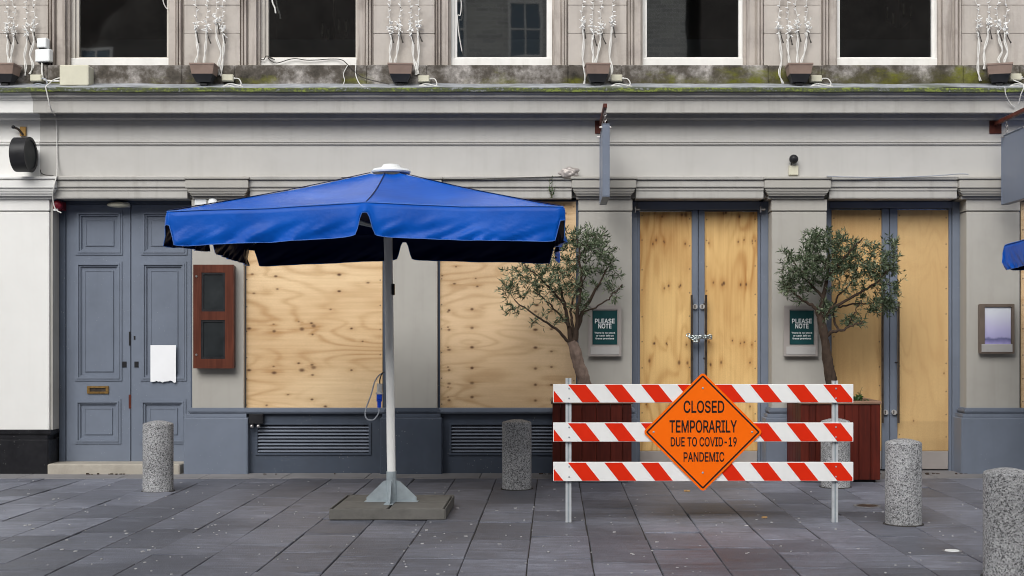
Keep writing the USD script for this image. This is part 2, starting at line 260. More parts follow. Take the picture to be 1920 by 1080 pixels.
M['granite'] = mat('speckled_granite', {'g': ('geometry', {}), 'v': ('voronoi_texture', {'scale': 112.0, 'randomness': 1.0}), 'v2': ('voronoi_texture', {'scale': 170.0}), 'n': ('noise_texture', {'scale': 3.0, 'detail': 4.0}), 's': ('separate_color', {}), 's2': ('separate_color', {}),
    'mx': ('mix_float', {'fac': 0.3}), 'r': ('rgb_ramp', {'ramp': [(0.0, (0.045, 0.045, 0.047)), (0.25, (0.085, 0.085, 0.09)), (0.35, (0.26, 0.26, 0.265)), (0.62, (0.35, 0.355, 0.365)), (0.85, (0.50, 0.50, 0.50))]}),
    'd': ('map_range', {'from_min': 0.35, 'from_max': 0.75, 'to_min': 1.0, 'to_max': 0.72, 'clamp': True}), 'hv': ('hsv', {'saturation': 1.0}), 'bp': ('bump', {'strength': 0.35, 'distance': 0.003}), 'p': ('principled_bsdf', {'roughness': 0.7})},
    [('g.position', 'v.vector'), ('g.position', 'v2.vector'), ('g.position', 'n.vector'), ('v.color', 's.color'), ('v2.color', 's2.color'), ('s.r', 'mx.a'), ('s2.r', 'mx.b'), ('mx.result', 'r.fac'), ('n.fac', 'd.value'), ('r.color', 'hv.color'), ('d.result', 'hv.value'), ('hv.color', 'p.base_color'), ('s.g', 'bp.height'), ('bp.normal', 'p.normal')], surface='p.BSDF')
M['slab'] = mat('dark_paving_slab', {'g': ('geometry', {}), 'oi': ('object_info', {}), 'mp': ('mapping', {'scale': (1.6, 9, 1)}), 'n': ('noise_texture', {'scale': 1.6, 'detail': 10.0, 'roughness': 0.78}), 'n2': ('noise_texture', {'scale': 0.55, 'detail': 5.0, 'roughness': 0.6}), 'n3': ('noise_texture', {'scale': 90.0, 'detail': 3.0}),
    'r': ('rgb_ramp', {'ramp': [(0.28, (0.062, 0.066, 0.080)), (0.5, (0.128, 0.135, 0.166)), (0.72, (0.25, 0.265, 0.315))]}),
    'rnd': ('map_range', {'to_min': 0.70, 'to_max': 1.26}), 'lg': ('map_range', {'from_min': 0.3, 'from_max': 0.7, 'to_min': 0.6, 'to_max': 1.45}), 'mu': ('math', {'math_type': 'multiply'}), 'hv': ('hsv', {'saturation': 1.0}),
    'sp': ('voronoi_texture', {'scale': 9.0}), 'sm': ('map_range', {'from_min': 0.07, 'from_max': 0.1, 'to_min': 0.15, 'to_max': 0.0, 'clamp': True}), 'mm': ('mix_color', {'b': (0.3, 0.3, 0.31)}),
    'rr': ('map_range', {'from_min': 0.3, 'from_max': 0.7, 'to_min': 0.36, 'to_max': 0.62}), 'bp': ('bump', {'strength': 0.8, 'distance': 0.010}), 'n4': ('noise_texture', {'scale': 2.2, 'detail': 8.0, 'roughness': 0.75}), 'm4': ('map_range', {'from_min': 0.52, 'from_max': 0.7, 'to_min': 0.0, 'to_max': 0.55, 'clamp': True}), 'd4': ('mix_color', {'b': (0.045, 0.044, 0.046)}), 'bx': ('mix_float', {'fac': 0.5}), 'p': ('principled_bsdf', {'specular_ior_level': 0.22})},
    [('g.position', 'mp.vector'), ('mp.vector', 'n.vector'), ('g.position', 'n2.vector'), ('g.position', 'n3.vector'), ('n.fac', 'r.fac'), ('oi.random', 'rnd.value'), ('n2.fac', 'lg.value'), ('rnd.result', 'mu.value1'), ('lg.result', 'mu.value2'), ('mu.value', 'hv.value'), ('r.color', 'hv.color'),
     ('g.position', 'sp.vector'), ('sp.distance', 'sm.value'), ('sm.result', 'mm.fac'), ('g.position', 'n4.vector'), ('n4.fac', 'm4.value'), ('m4.result', 'd4.fac'), ('hv.color', 'd4.a'), ('d4.result', 'mm.a'), ('mm.result', 'p.base_color'), ('n.fac', 'rr.value'), ('rr.result', 'p.roughness'), ('n3.fac', 'bx.a'), ('n.fac', 'bx.b'), ('bx.result', 'bp.height'), ('bp.normal', 'p.normal')], surface='p.BSDF')
M['ply'] = mat('plywood', {'a': ('attribute', {'attribute': 'tint'}), 'g': ('geometry', {}), 'n': ('noise_texture', {'scale': 130.0, 'detail': 3.0}), 'mr': ('map_range', {'from_min': 0.3, 'from_max': 0.7, 'to_min': 0.92, 'to_max': 1.06}), 'hv': ('hsv', {}), 'bp': ('bump', {'strength': 0.12, 'distance': 0.003}), 'p': ('principled_bsdf', {'roughness': 0.62, 'specular_ior_level': 0.3})},
    [('g.position', 'n.vector'), ('n.fac', 'mr.value'), ('mr.result', 'hv.value'), ('a.color', 'hv.color'), ('hv.color', 'p.base_color'), ('n.fac', 'bp.height'), ('bp.normal', 'p.normal')], surface='p.BSDF')
M['glass'] = mat('window_glass', {'g': ('geometry', {}), 'n': ('noise_texture', {'scale': 1.1, 'detail': 2.0}), 'bp': ('bump', {'strength': 0.05, 'distance': 0.02}), 'f': ('fresnel', {'IOR': 2.6}), 't': ('transparent_bsdf', {'color': (0.85, 0.88, 0.88)}), 'gl': ('glossy_bsdf', {'roughness': 0.02, 'color': (1, 1, 1)}), 'm': ('mix_closure', {})},
    [('g.position', 'n.vector'), ('n.fac', 'bp.height'), ('bp.normal', 'gl.normal'), ('f.fac', 'm.fac'), ('t.BSDF', 'm.closure1'), ('gl.BSDF', 'm.closure2')], surface='m.closure')
M['fabric'] = mat('blue_canvas', {'g': ('geometry', {}), 'n': ('noise_texture', {'scale': 2.5, 'detail': 6.0}), 'r': ('rgb_ramp', {'ramp': [(0.28, (0.001, 0.060, 0.34)), (0.62, (0.002, 0.086, 0.45)), (0.8, (0.012, 0.11, 0.50))]}), 'under_shade': ('mix_color', {'b': (0.001, 0.005, 0.04)}), 'n2': ('noise_texture', {'scale': 14.0, 'detail': 4.0}), 'bp': ('bump', {'strength': 0.25, 'distance': 0.012}), 'p': ('principled_bsdf', {'roughness': 0.4, 'specular_ior_level': 0.13})},  # back faces coloured near-black navy to paint in the underside shade
    [('g.position', 'n.vector'), ('g.position', 'n2.vector'), ('n.fac', 'r.fac'), ('g.backfacing', 'under_shade.fac'), ('r.color', 'under_shade.a'), ('under_shade.result', 'p.base_color'), ('n2.fac', 'bp.height'), ('bp.normal', 'p.normal')], surface='p.BSDF')
M['seam'] = paint('pale_blue_piping', (0.07, 0.17, 0.50), 0.5, 0.1, 8)
M['leaf'] = mat('olive_leaf', {'g': ('attribute', {'attribute': 'shade'}), 'r': ('rgb_ramp', {'ramp': [(0.0, (0.022, 0.036, 0.018)), (0.3, (0.05, 0.078, 0.038)), (0.65, (0.14, 0.18, 0.105)), (1.0, (0.34, 0.39, 0.26))]}), 'p': ('principled_bsdf', {'roughness': 0.45, 'specular_ior_level': 0.3}), 't': ('translucent_bsdf', {}), 'm': ('mix_closure', {'fac': 0.3})},
    [('g.fac', 'r.fac'), ('r.color', 'p.base_color'), ('r.color', 't.color'), ('p.BSDF', 'm.closure1'), ('t.BSDF', 'm.closure2')], surface='m.closure')
M['bark'] = paint('olive_bark', (0.05, 0.034, 0.025), 0.9, 0.45, 16, dirt=0.4, dirtcol=(0.03, 0.02, 0.015), bump=1.0, bscale=55)
M['bark_pale'] = paint('pale_olive_bark', (0.20, 0.145, 0.118), 0.9, 0.4, 14, dirt=0.5, dirtcol=(0.05, 0.035, 0.028), bump=1.0, bscale=55)
M['purple_print'] = mat('faded_poster', {'g': ('geometry', {}), 's': ('separate_xyz', {}), 'n': ('noise_texture', {'scale': 7.0, 'detail': 6.0}), 'zr': ('map_range', {'from_min': Z(650), 'from_max': Z(577), 'to_min': 0, 'to_max': 1, 'clamp': True}), 'ad': ('math', {'math_type': 'multiply_add', 'value2': 0.22}),
    'r': ('rgb_ramp', {'ramp': [(0.0, (0.28, 0.26, 0.56)), (0.2, (0.36, 0.33, 0.62)), (0.31, (0.13, 0.13, 0.26)), (0.36, (0.40, 0.38, 0.62)), (0.6, (0.50, 0.48, 0.68)), (1.0, (0.62, 0.64, 0.70))]}), 'p': ('principled_bsdf', {'roughness': 0.15})},
    [('g.position', 's.vector'), ('g.position', 'n.vector'), ('s.z', 'zr.value'), ('n.fac', 'ad.value1'), ('zr.result', 'ad.value3'), ('ad.value', 'r.fac'), ('r.color', 'p.base_color')], surface='p.BSDF')
M['brick'] = mat('grey_brick', {'g': ('geometry', {}), 'mp': ('mapping', {'rotation': (math.pi / 2, 0, 0)}), 'b': ('brick_texture', {'color1': (0.50, 0.49, 0.45), 'color2': (0.36, 0.355, 0.335), 'mortar': (0.58, 0.57, 0.55), 'scale': 1.0, 'brick_width': 0.45, 'row_height': 0.15, 'mortar_size': 0.012}), 'p': ('principled_bsdf', {'roughness': 0.85})},
    [('g.position', 'mp.vector'), ('mp.vector', 'b.vector'), ('b.color', 'p.base_color')], surface='p.BSDF')

# ------------------------------------------------------------------ ground and pavement
ground = MB().box(-150, 150, -150, 150, -0.5, -0.06).build('ground', M['joint'], None, label='dark ground beneath the street paving', cat='ground', kind='structure')
pav = thing('pavement', 'dark grey stone slab paving in front of the shop', 'pavement', kind='structure')
MB().box(-18, 18, -34, 0.45, -0.055, -0.011).build('joint_bed', M['joint'], pav)
SW, JW = 0.457, 0.0075
rest = MB(); near = []
def slab(x0, x1, y0, y1):
    xc, yc = (x0 + x1) / 2, (y0 + y1) / 2; d = CAM_D + yc
    ax0, ax1 = (0 - 1040) / FPX * d, (1920 - 1040) / FPX * d
    vis = d > 8.1 and ax0 - 0.7 < xc < ax1 + 0.7
    h = rng.normal(0, 0.0016); b = MB(); jw = JW / 2 + abs(rng.normal(0, 0.0012))
    b.box(x0 + jw, x1 - jw, y0 + jw, y1 - jw, -0.05, h, 0.004)
    m = b.m[0]; v = np.array(m.vertices); t = rng.normal(0, 0.0022, 2); a = rng.normal(0, 0.0035)
    top = v[:, 2] > -0.02
    v[top, 2] += t[0] * (v[top, 0] - xc) / 0.23 + t[1] * (v[top, 1] - yc) / 0.4
    dx, dy = v[:, 0] - xc, v[:, 1] - yc; v[:, 0] = xc + dx - a * dy; v[:, 1] = yc + dy + a * dx
    m.vertices = v
    (near.append(m) if vis else rest.add(m))
YS = -0.52
for k in range(-38, 39):
    x0 = -0.648 + SW * k; y = YS - (0.0 if k % 2 else 0.43) 
    if k % 2 == 0: slab(x0, x0 + SW, y, YS)
    while y > -33:
        L = rng.choice([0.86, 0.86, 0.86, 0.62, 1.0]) if y > -9 else 0.86
        slab(x0, x0 + SW, y - L, y); y -= L
for m in near[:300]: usdkit.mesh(stage, numbered(pp(pav), 'slab'), m, M['slab'])
for m in near[300:]: rest.add(m)
rest.build('far_slabs', M['slab'], pav, kind='stuff')
x = -16.0
while x < 16:
    L = rng.uniform(0.8, 1.3); MB().box(x + 0.004, x + L - 0.004, YS + 0.005, 0.42, -0.05, 0.003 + rng.normal(0, 0.001), 0.004).build('edge_slab', M['kerb'], pav); x += L
# ------------------------------------------------------------------ the shop building
XL, XR, XN = -9.0, 9.0, X(75)
shop = thing('shop_building', 'grey painted stone shop front with blue grey doors and sandstone upper storey', 'building')
nei = thing('neighbouring_shop', 'white painted end pilaster of the next shop over a black plinth', 'building')
zt = Z(211, -0.25)
XC = X(62, -0.25)
def cornice(b, x0, x1):
    pts = [(0.12, Z(172, -0.33) - 0.004), (-0.33, Z(172, -0.33) - 0.004), (-0.33, Z(175, -0.33))]
    for t in np.linspace(0, 1, 9): pts.append((-0.33 + 0.055 * t + 0.012 * math.sin(2 * math.pi * t), Z(175 + 9 * t, -0.30)))
    pts += [(-0.262, Z(186, -0.27)), (-0.262, Z(188, -0.262)), (-0.25, Z(189, -0.25)), (-0.25, zt), (-0.225, zt - 0.0), (-0.225, zt + 0.012), (-0.06, zt + 0.012), (-0.06, zt - 0.03), (-0.02, zt - 0.05), (0.12, zt - 0.05)]
    return b.pr(pts, x0, x1)
cornice(MB(), XC + 0.001, XR).build('cornice', M['trim'], shop, smooth=25)
cornice(MB(), XL, XC).build('cornice', M['white_wall'], nei, smooth=25)
zA = Z(330, -0.10)            # top of the architrave
def frieze(b, x0, x1):
    zb = zt - 0.052
    return b.pr([(0.12, zA - 0.02), (0, zA - 0.02), (0, Z(272)), (-0.022, Z(271)), (-0.022, Z(269)), (-0.004, Z(268.6)), (-0.004, Z(268)), (-0.018, Z(267)), (-0.018, Z(265)), (0, Z(264)), (0, zb), (0.12, zb)], x0, x1)
frieze(MB(), XN + 0.001, XR).build('frieze', M['frieze'], shop)
frieze(MB(), XL, XN).build('frieze', M['white_wall'], nei)
PIL = [(360, 457), (727, 820), (1085, 1185), (1447, 1550), (1812, 1912)]
xs0 = X(97)
def arch(b, x0, x1, q=0.0):
    return b.pr([(0.3, Z(372, -0.05)), (-0.045 - q, Z(372, -0.05)), (-0.05 - q, Z(370, -0.05)), (-0.05 - q, Z(358, -0.05)), (-0.062 - q, Z(357, -0.06)), (-0.062 - q, Z(354, -0.06)), (-0.052 - q, Z(353, -0.05)), (-0.08 - q, Z(350, -0.08)), (-0.08 - q, Z(339, -0.08)), (-0.07 - q, Z(338.5, -0.08)), (-0.07 - q, Z(337.5, -0.08)), (-0.105 - q, Z(336.5, -0.1)), (-0.11 - q, Z(332, -0.1)), (-0.10 - q, zA), (0.3, zA + 0.004)], x0, x1)
caps = [(X(a - 13, -0.14), X(b + 8, -0.14)) for a, b in PIL]
edges = [xs0 + 0.02] + [e for c in caps for e in c] + [XR]
for k in range(0, len(edges), 2):
    arch(MB(), edges[k] + 0.001, edges[k + 1] - 0.001).build('architrave', M['trim'], shop)
def pilaster(px0, px1, parent, mw, mb, ztop_shaft=None, name='pilaster', capx=None, plinth=(765, 888), wide=13):
    o = node(name, parent); x0, x1 = X(px0), X(px1)
    y0, yb = 0.0, 0.34
    zp = Z(plinth[0], -0.05)
    MB().box(x0, x1, y0, yb, zp - 0.02, Z(397), 0.006).build('shaft', mw, o)
    MB().box(x0 - 0.004, x1 + 0.004, y0 - 0.006, yb, Z(395), Z(374), 0.004).build('neck_block', mw, o)
    c0, c1 = capx or (x0 - 0.07, x1 + 0.055)
    b = MB()
    b.box(c0 + 0.055, c1 - 0.055, -0.03, yb, Z(374) + 0.001, Z(368, -0.03), 0.003)
    for t in np.linspace(0, 1, 6)[:-1]:            # cavetto as thin steps
        e = 0.045 * (1 - t) ** 1.6; z0 = Z(368 - 13 * t, -0.03); z1 = Z(368 - 13 * (t + 0.2), -0.03)
        b.box(c0 + 0.01 + e, c1 - 0.01 - e, -0.08 - 0.045 + e, yb, z0 + 0.0005, z1)
    b.box(c0, c1, -0.14, yb, Z(352, -0.14), Z(338, -0.14), 0.003)
    b.box(c0 + 0.015, c1 - 0.015, -0.125, yb, Z(338, -0.14) + 0.0005, Z(336, -0.14))
    b.box(c0 - 0.012, c1 + 0.012, -0.152, yb, Z(336, -0.14) + 0.001, Z(331, -0.14), 0.006)
    b.build('capital', mw, o)
    p0, p1 = x0 - wide / 165, x1 + (wide - 3) / 165
    b = MB()
    zt_, zm, zl = Z(plinth[0], -0.05), Z(plinth[0] + 11, -0.06), Z(plinth[0] + 18, -0.07)
    h = zt_ - zm
    for t in np.linspace(0, 1, 9)[:-1]:            # torus moulding
        a = math.pi * (t + 0.0625); e = 0.028 * math.sin(a); b.box(x0 - 0.012 - e, x1 + 0.012 + e, -0.015 - e, yb, zm + h * t, zm + h * (t + 0.125) - 0.0003)
    b.box(p0 + 0.02, p1 - 0.02, -0.045, yb, zl, zm - 0.0005, 0.004)
    b.box(p0, p1, -0.07, yb, -0.02, zl - 0.0005, 0.012)
    b.build('plinth', mb, o)
    return o
for k, (a, b) in enumerate(PIL): pilaster(a, b, shop, M['wall'], M['blue'] if k != 1 else M['dark_blue'], capx=caps[k])
pilaster(-60, 92, nei, M['white_wall'], M['black_paint'], capx=(X(-70), X(103, -0.14)), plinth=(806, 890), wide=6)
# solid back of the bays and lintel soffits
MB().box(XL, X(-60), 0.02, 0.5, -0.02, Z(372)).build('end_wall', M['white_wall'], nei)
MB().box(X(92), XR, 0.40, 0.6, -0.02, zA).build('back_wall', M['dark_blue'], shop)
MB().box(X(92), XR, 0.05, 0.40, Z(374, 0.05) + 0.02, zA - 0.01).build('lintel', M['trim'], shop)
MB().box(X(2190), XR, 0.0, 0.39, -0.02, Z(374)).build('end_wall', M['wall'], shop)
# ---- door bay on the left
YD = 0.25
b = MB(); za, zb_ = Z(866, YD), Z(384, YD)
b.box(X(97), X(124, YD), YD - 0.03, 0.39, 0.0, Z(372), 0.004).box(X(358, YD) + 0.006, X(360) , YD - 0.03, 0.39, 0.0, Z(372), 0.004).box(X(124, YD), X(358, YD), YD - 0.035, 0.39, zb_ + 0.003, Z(372), 0.004)
b.build('door_frame', M['dark_blue'], shop)
MB().box(X(92) + 0.001, X(97), 0.03, 0.39, Z(806), Z(372)).build('reveal', M['trim'], shop)
def panel_door(px0, px1, panels):
    d = node('door', shop); x0, x1 = X(px0, YD), X(px1, YD); fr = YD
    body = sbox(x0, za, x1, zb_)
    holes = []
    for (a, bb, t, u) in panels: holes.append(sbox(X(a, fr), Z(u, fr), X(bb, fr), Z(t, fr)))
    for h in holes: body = body.difference(h)
    MB().plate(body, fr, fr + 0.05).build('leaf', M['blue'], d)
    for h in holes:
        x_0, z_0, x_1, z_1 = h.bounds; m = MB()
        def ring(i0, i1, y0, y1): 
            m.plate(sbox(x_0 + i0, z_0 + i0, x_1 - i0, z_1 - i0).difference(sbox(x_0 + i1, z_0 + i1, x_1 - i1, z_1 - i1)), y0, y1)
        ring(-0.012, 0.012, fr - 0.012, fr + 0.0); ring(0.012, 0.03, fr - 0.020, fr + 0.03); ring(0.03, 0.05, fr - 0.002, fr + 0.03); ring(0.05, 0.058, fr + 0.012, fr + 0.03)
        ring(0.058, 0.095, fr + 0.020, fr + 0.03); ring(0.095, 0.105, fr + 0.008, fr + 0.03)
        m.plate(sbox(x_0 + 0.105, z_0 + 0.105, x_1 - 0.105, z_1 - 0.105), fr + 0.014, fr + 0.03)
        m.build('panel', M['blue'], d)
    return d
d1 = panel_door(124.5, 244.3, [(144, 228, 397, 476), (143, 227, 492, 712), (142, 225, 750, 830)])
d2 = panel_door(246.2, 358, [(267, 349, 397, 476), (266, 348, 492, 712), (264, 347, 750, 830)])
lb = MB().plate(sbox(X(163, .23), Z(738, .23), X(203, .23), Z(724, .23)).difference(sbox(X(168, .23), Z(734.5, .23), X(198, .23), Z(727.5, .23))), 0.232, 0.25).build('letterbox', M['brass'], d1)
MB().box(X(168, .24), X(198, .24), 0.242, 0.2495, Z(734.5, .24), Z(727.5, .24)).build('letterbox_flap', M['bronze'], d1)
for dd, px in ((d1, 233.5), (d2, 256)):
    MB().box(X(px - 4, YD), X(px + 4, YD), YD - 0.006, YD - 0.0005, Z(689, YD), Z(678, YD), 0.002).build('lock_plate', M['black'], dd)
MB().box(X(251, YD), X(254, YD), YD - 0.004, YD - 0.0005, Z(637, YD), Z(630, YD)).build('keyhole', M['black'], d2)
MB().box(X(241.5, YD), X(246, YD), YD - 0.005, YD - 0.0005, Z(766, YD), Z(740, YD), 0.002).build('worn_edge', M['rust'], d1)
MB().box(X(241.8, YD), X(245, YD), YD - 0.005, YD - 0.0005, Z(648, YD), Z(622, YD), 0.002).build('worn_edge', M['black'], d1)
MB().box(X(95), X(341), -0.10, 0.39, -0.02, 0.118, 0.012).build('doorstep', M['step'], shop)
# ---- window bays: sill, riser, louvres, frames
def riser(pa, pb, la, lb_, p0, p1):
    o = node('window_riser', shop); x0, x1 = X(pa) + 0.002, X(pb) - 0.002; Y = 0.03
    hole = sbox(X(la, Y), Z(852, Y), X(lb_, Y), Z(793, Y))
    MB().plate(sbox(x0, -0.02, x1, Z(776, Y)).difference(hole), Y, Y + 0.1).build('riser_panel', M['dark_blue'], o)
    b = MB(); h = Z(765, 0) - Z(776, 0)
    for t in np.linspace(0, 1, 9)[:-1]:
        e = 0.03 * math.sin(math.pi * (t + 0.0625)); b.box(x0, x1, -0.012 - e, 0.2, Z(776) + h * t, Z(776) + h * (t + 0.125) - 0.0003)
    b.build('window_sill', M['blue'], o)
    fx0, fz0, fx1, fz1 = hole.bounds
    MB().plate(sbox(fx0 - 0.005, fz0 - 0.005, fx1 + 0.005, fz1 + 0.005).difference(sbox(fx0 + 0.02, fz0 + 0.02, fx1 - 0.02, fz1 - 0.02)), Y - 0.014, Y + 0.0).build('louvre_frame', M['dark_blue'], o)
    MB().box(fx0, fx1, Y + 0.085, Y + 0.098, fz0, fz1).build('louvre_back', M['black'], o)
    n = 8; pitch = (fz1 - fz0 - 0.05) / n
    for k in range(n):
        z = fz1 - 0.03 - pitch * (k + 0.75)
        MB().pr([(Y - 0.006, z), (Y - 0.006, z + 0.006), (Y + 0.055, z + 0.036), (Y + 0.055, z + 0.030)], fx0 + 0.003, fx1 - 0.003).build('louvre_slat', M['louvre'], o)
    # dark frame strips beside the boarded window
    b = MB()
    for (q0, q1) in ((pa, p0), (p1, pb)):
        if q1 - q0 > 0.5: b.box(X(q0) + 0.002, X(q1), 0.07, 0.22, Z(765), Z(374), 0.003)
    b.box(X(p0), X(p1), 0.10, 0.22, Z(765), Z(374))
    b.build('window_frame', M['dark_blue'], o)
    return o
riser(457, 727, 480, 695, 458.5, 717)
riser(820, 1085, 843, 1062, 824, 1080)
riser(1912, 2190, 1940, 2160, 1914, 2186)
# ---- boarded glass doors
YG = 0.29
def glass_doors(pa, pb, leaves, stile, top, extra):
    o = node('door_frame', shop, 'blue grey frame round boarded double doors'); x0, x1 = X(pa) + 0.001, X(pb) - 0.001
    b = MB(); xl, xr = X(leaves[0][0], YG), X(leaves[1][1], YG)
    b.box(x0, xl - 0.035, YG - 0.05, 0.39, 0, Z(374), 0.004).box(xr + 0.035, x1, YG - 0.05, 0.39, 0, Z(374), 0.004)
    b.box(xl - 0.035 + 0.001, xr + 0.034, YG - 0.05, 0.39, Z(top - 3, YG), Z(374), 0.004)
    b.box(xl - 0.033, xl - 0.003, YG - 0.015, 0.39, 0, Z(top - 3, YG) - 0.001, 0.004).box(xr + 0.003, xr + 0.033, YG - 0.015, 0.39, 0, Z(top - 3, YG) - 0.001, 0.004)
    b.build('jambs', M['blue'], o)
    ds = []
    for k, (a, c) in enumerate(leaves):
        d = node('door', shop); xa, xc = X(a, YG), X(c, YG)
        s0, s1 = (xc, X(stile, YG) - 0.004) if k == 0 else (X(stile, YG) + 0.004, xa)
        MB().box(s0, s1, YG - 0.02, 0.36, 0.02, Z(top - 3, YG) - 0.002, 0.005).build('stile', M['blue'], d)
        MB().box(xa, xc, YG + 0.005, 0.36, 0.02, Z(846, YG), 0.004).build('kick_panel', M['case'], d)
        MB().box(xa, xc, YG + 0.03, 0.36, Z(846, YG) + 0.001, Z(top - 3, YG) - 0.003).build('pane', M['glass'], d)
        hx = X(extra[k][0], YG - 0.09); z0, z1 = Z(extra[k][2], YG - .09), Z(extra[k][1], YG - .09)
        h = MB().cyl((hx, YG - 0.09, z0), (hx, YG - 0.09, z1), 0.013, 12)
        h.build('bar_handle', M['bronze'], d)
        hh = MB(); sgn = 1 if k == 0 else -1
        for zz in np.linspace(z0 + 0.1, z1 - 0.1, 3): hh.cyl((hx, YG - 0.09, zz), (hx + sgn * 0.02, YG - 0.021, zz), 0.008, 8)
        hh.build('handle_bracket', M['bronze'], d)
        ds.append(d)
    return ds
da = glass_doors(1185, 1447, [(1200, 1297), (1321, 1420)], 1309, 397, [(1297, 553, 790), (1324, 553, 790)])
db = glass_doors(1550, 1812, [(1559, 1653), (1682, 1778)], 1667, 394, [(1655, 566, 793), (1685, 566, 793)])
for d, px, py in ((da[0], 1303, 575), (da[1], 1316.5, 575), (db[1], 1676, 773), (db[0], 1660, 773)):
    MB().cyl((X(px, .26), 0.235, Z(py, .26)), (X(px, .26), YG - 0.021, Z(py, .26)), 0.030, 20).build('lock', M['case_pale'], d)
    MB().box(X(px, .23) - 0.006, X(px, .23) + 0.006, 0.228, 0.236, Z(py, .23) - 0.02, Z(py, .23) + 0.02, 0.002).build('keyway', M['bronze'], d)
for px in (1196, 1430):
    MB().box(X(px - 4, .2), X(px + 4, .2), 0.15, 0.235, Z(395, .2), Z(392, .2), 0.002).box(X(px - 6, .2), X(px - 4, .2), 0.15, 0.2, Z(399, .2), Z(388, .2)).build('door_stop', M['steel'], shop)
for px in (1244, 1377, 1608, 1738): 
    MB().box(X(px - 5, .1), X(px + 5, .1), 0.10, 0.15, Z(374, .05) + 0.008, Z(374, 0.05) + 0.0195).build('downlight', M['lamp_glow'], shop)
# ---- ledge: sill course, lead flashing
zs0, zs1 = Z(161, -0.02) - 0.03, Z(122, -0.02)
o = node('sill_course', shop)
cuts = [XL] + [X(p) for p in (-40, 90, 342, 441, 688, 800, 1065, 1165, 1440, 1540, 1805, 1910)] + [XR]
for a, b in zip(cuts[:-1], cuts[1:]): MB().box(a + 0.002, b - 0.002, -0.03 + rng.normal(0, 0.003), 0.5, zs0, zs1 + rng.normal(0, 0.002), 0.008).build('stone', M['sill'], o)
b = MB(); n = 240; xsn = np.linspace(XL, XR, n)
prof = [(-0.02, Z(156.5, -0.03)), (-0.10, Z(159, -0.10)), (-0.355, Z(163.5, -0.36)), (-0.365, Z(164.5, -0.36))]
def ribbon(prof, wob, seed):
    V = []
    for i, xx in enumerate(xsn):
        w = meshkit.noise(np.array([[xx * 2.3, 0.3, seed]]), 3)[0] - 0.5; w2 = meshkit.noise(np.array([[xx * 9.3, 0.3, seed]]), 5)[0] - 0.5
        for (y, z) in prof: V.append((xx, y + wob * w * 0.6, z + wob * w + wob * 0.6 * w2))
    V = np.array(V); k = len(prof); F = []
    for i in range(n - 1):
        for j in range(k - 1):
            p = i * k + j; F += [(p, p + 1, p + k + 1), (p, p + k + 1, p + k)]
    return trimesh.Trimesh(V, F, process=False)
MB().add(ribbon(prof, 0.012, 1)).build('lead_flashing', M['lead'], shop, smooth=40)
MB().add(ribbon([(-0.362, Z(164.2, -0.36)), (-0.37, Z(166, -0.36)), (-0.366, Z(172, -0.36)), (-0.33, Z(172.6, -0.35))], 0.010, 2)).build('mossy_edge', M['lead_edge'], shop, smooth=40)
MB().box(XL, XR, -0.32, 0.2, Z(172, -0.33) - 0.002, Z(166, -0.33)).build('ledge_core', M['sill'], shop)
# ---- upper storey
ZTOP = 7.6
WIN = [(130, 313, 148, 313), (487, 697, 503, 667), (845, 1035, 857, 1025), (1205, 1395, 1213, 1385), (1570, 1762, 1575, 1747)]
UP = [(-120, 90), (345, 450), (700, 815), (1065, 1175), (1432, 1540), (1803, 1925)]
for k, (a, b2) in enumerate(UP):
    o = node('upper_pilaster', shop)
    zz = zs1; hts = [Z(63, .04) - zs1, Z(10, .04) - Z(63, .04)] + [0.33] * 9
    for h in hts:
        if zz > ZTOP: break
        MB().box(X(a, .04) + 0.0015, X(b2, .04) - 0.0015, 0.04 + rng.normal(0, 0.0015), 0.5, zz + 0.002, zz + h - 0.001, 0.004).build('stone', M['stone'], o); zz += h
# moulded strips and architraves between pilaster panels and windows
segs = []
for k, (w0, w1, g0, g1) in enumerate(WIN):
    segs.append((UP[k][1], w0, 1)); segs.append((w1 if k != 1 else 667, UP[k + 1][0], -1))
for (a, b2, sgn) in segs:
    o = node('window_surround', shop); xa, xb = X(a, .05), X(b2, .1); w = xb - xa
    if w < 0.02: continue
    steps = [(0.0, 0.10, 0.10), (0.10, 0.18, 0.02), (0.18, 0.26, 0.06), (0.26, 0.36, 0.015), (0.36, 0.46, 0.075), (0.46, 0.86, 0.05), (0.86, 1.0, 0.11)]
    b = MB()
    for (t0, t1, y) in steps:
        if sgn > 0: b.box(xa + w * t0 + 0.0006, xa + w * t1, y, 0.5, zs1 + 0.001, ZTOP, 0.003)
        else: b.box(xb - w * t1, xb - w * t0 - 0.0006, y, 0.5, zs1 + 0.001, ZTOP, 0.003)
    b.build('moulding', M['stone_dark'], o)
YW = 0.20
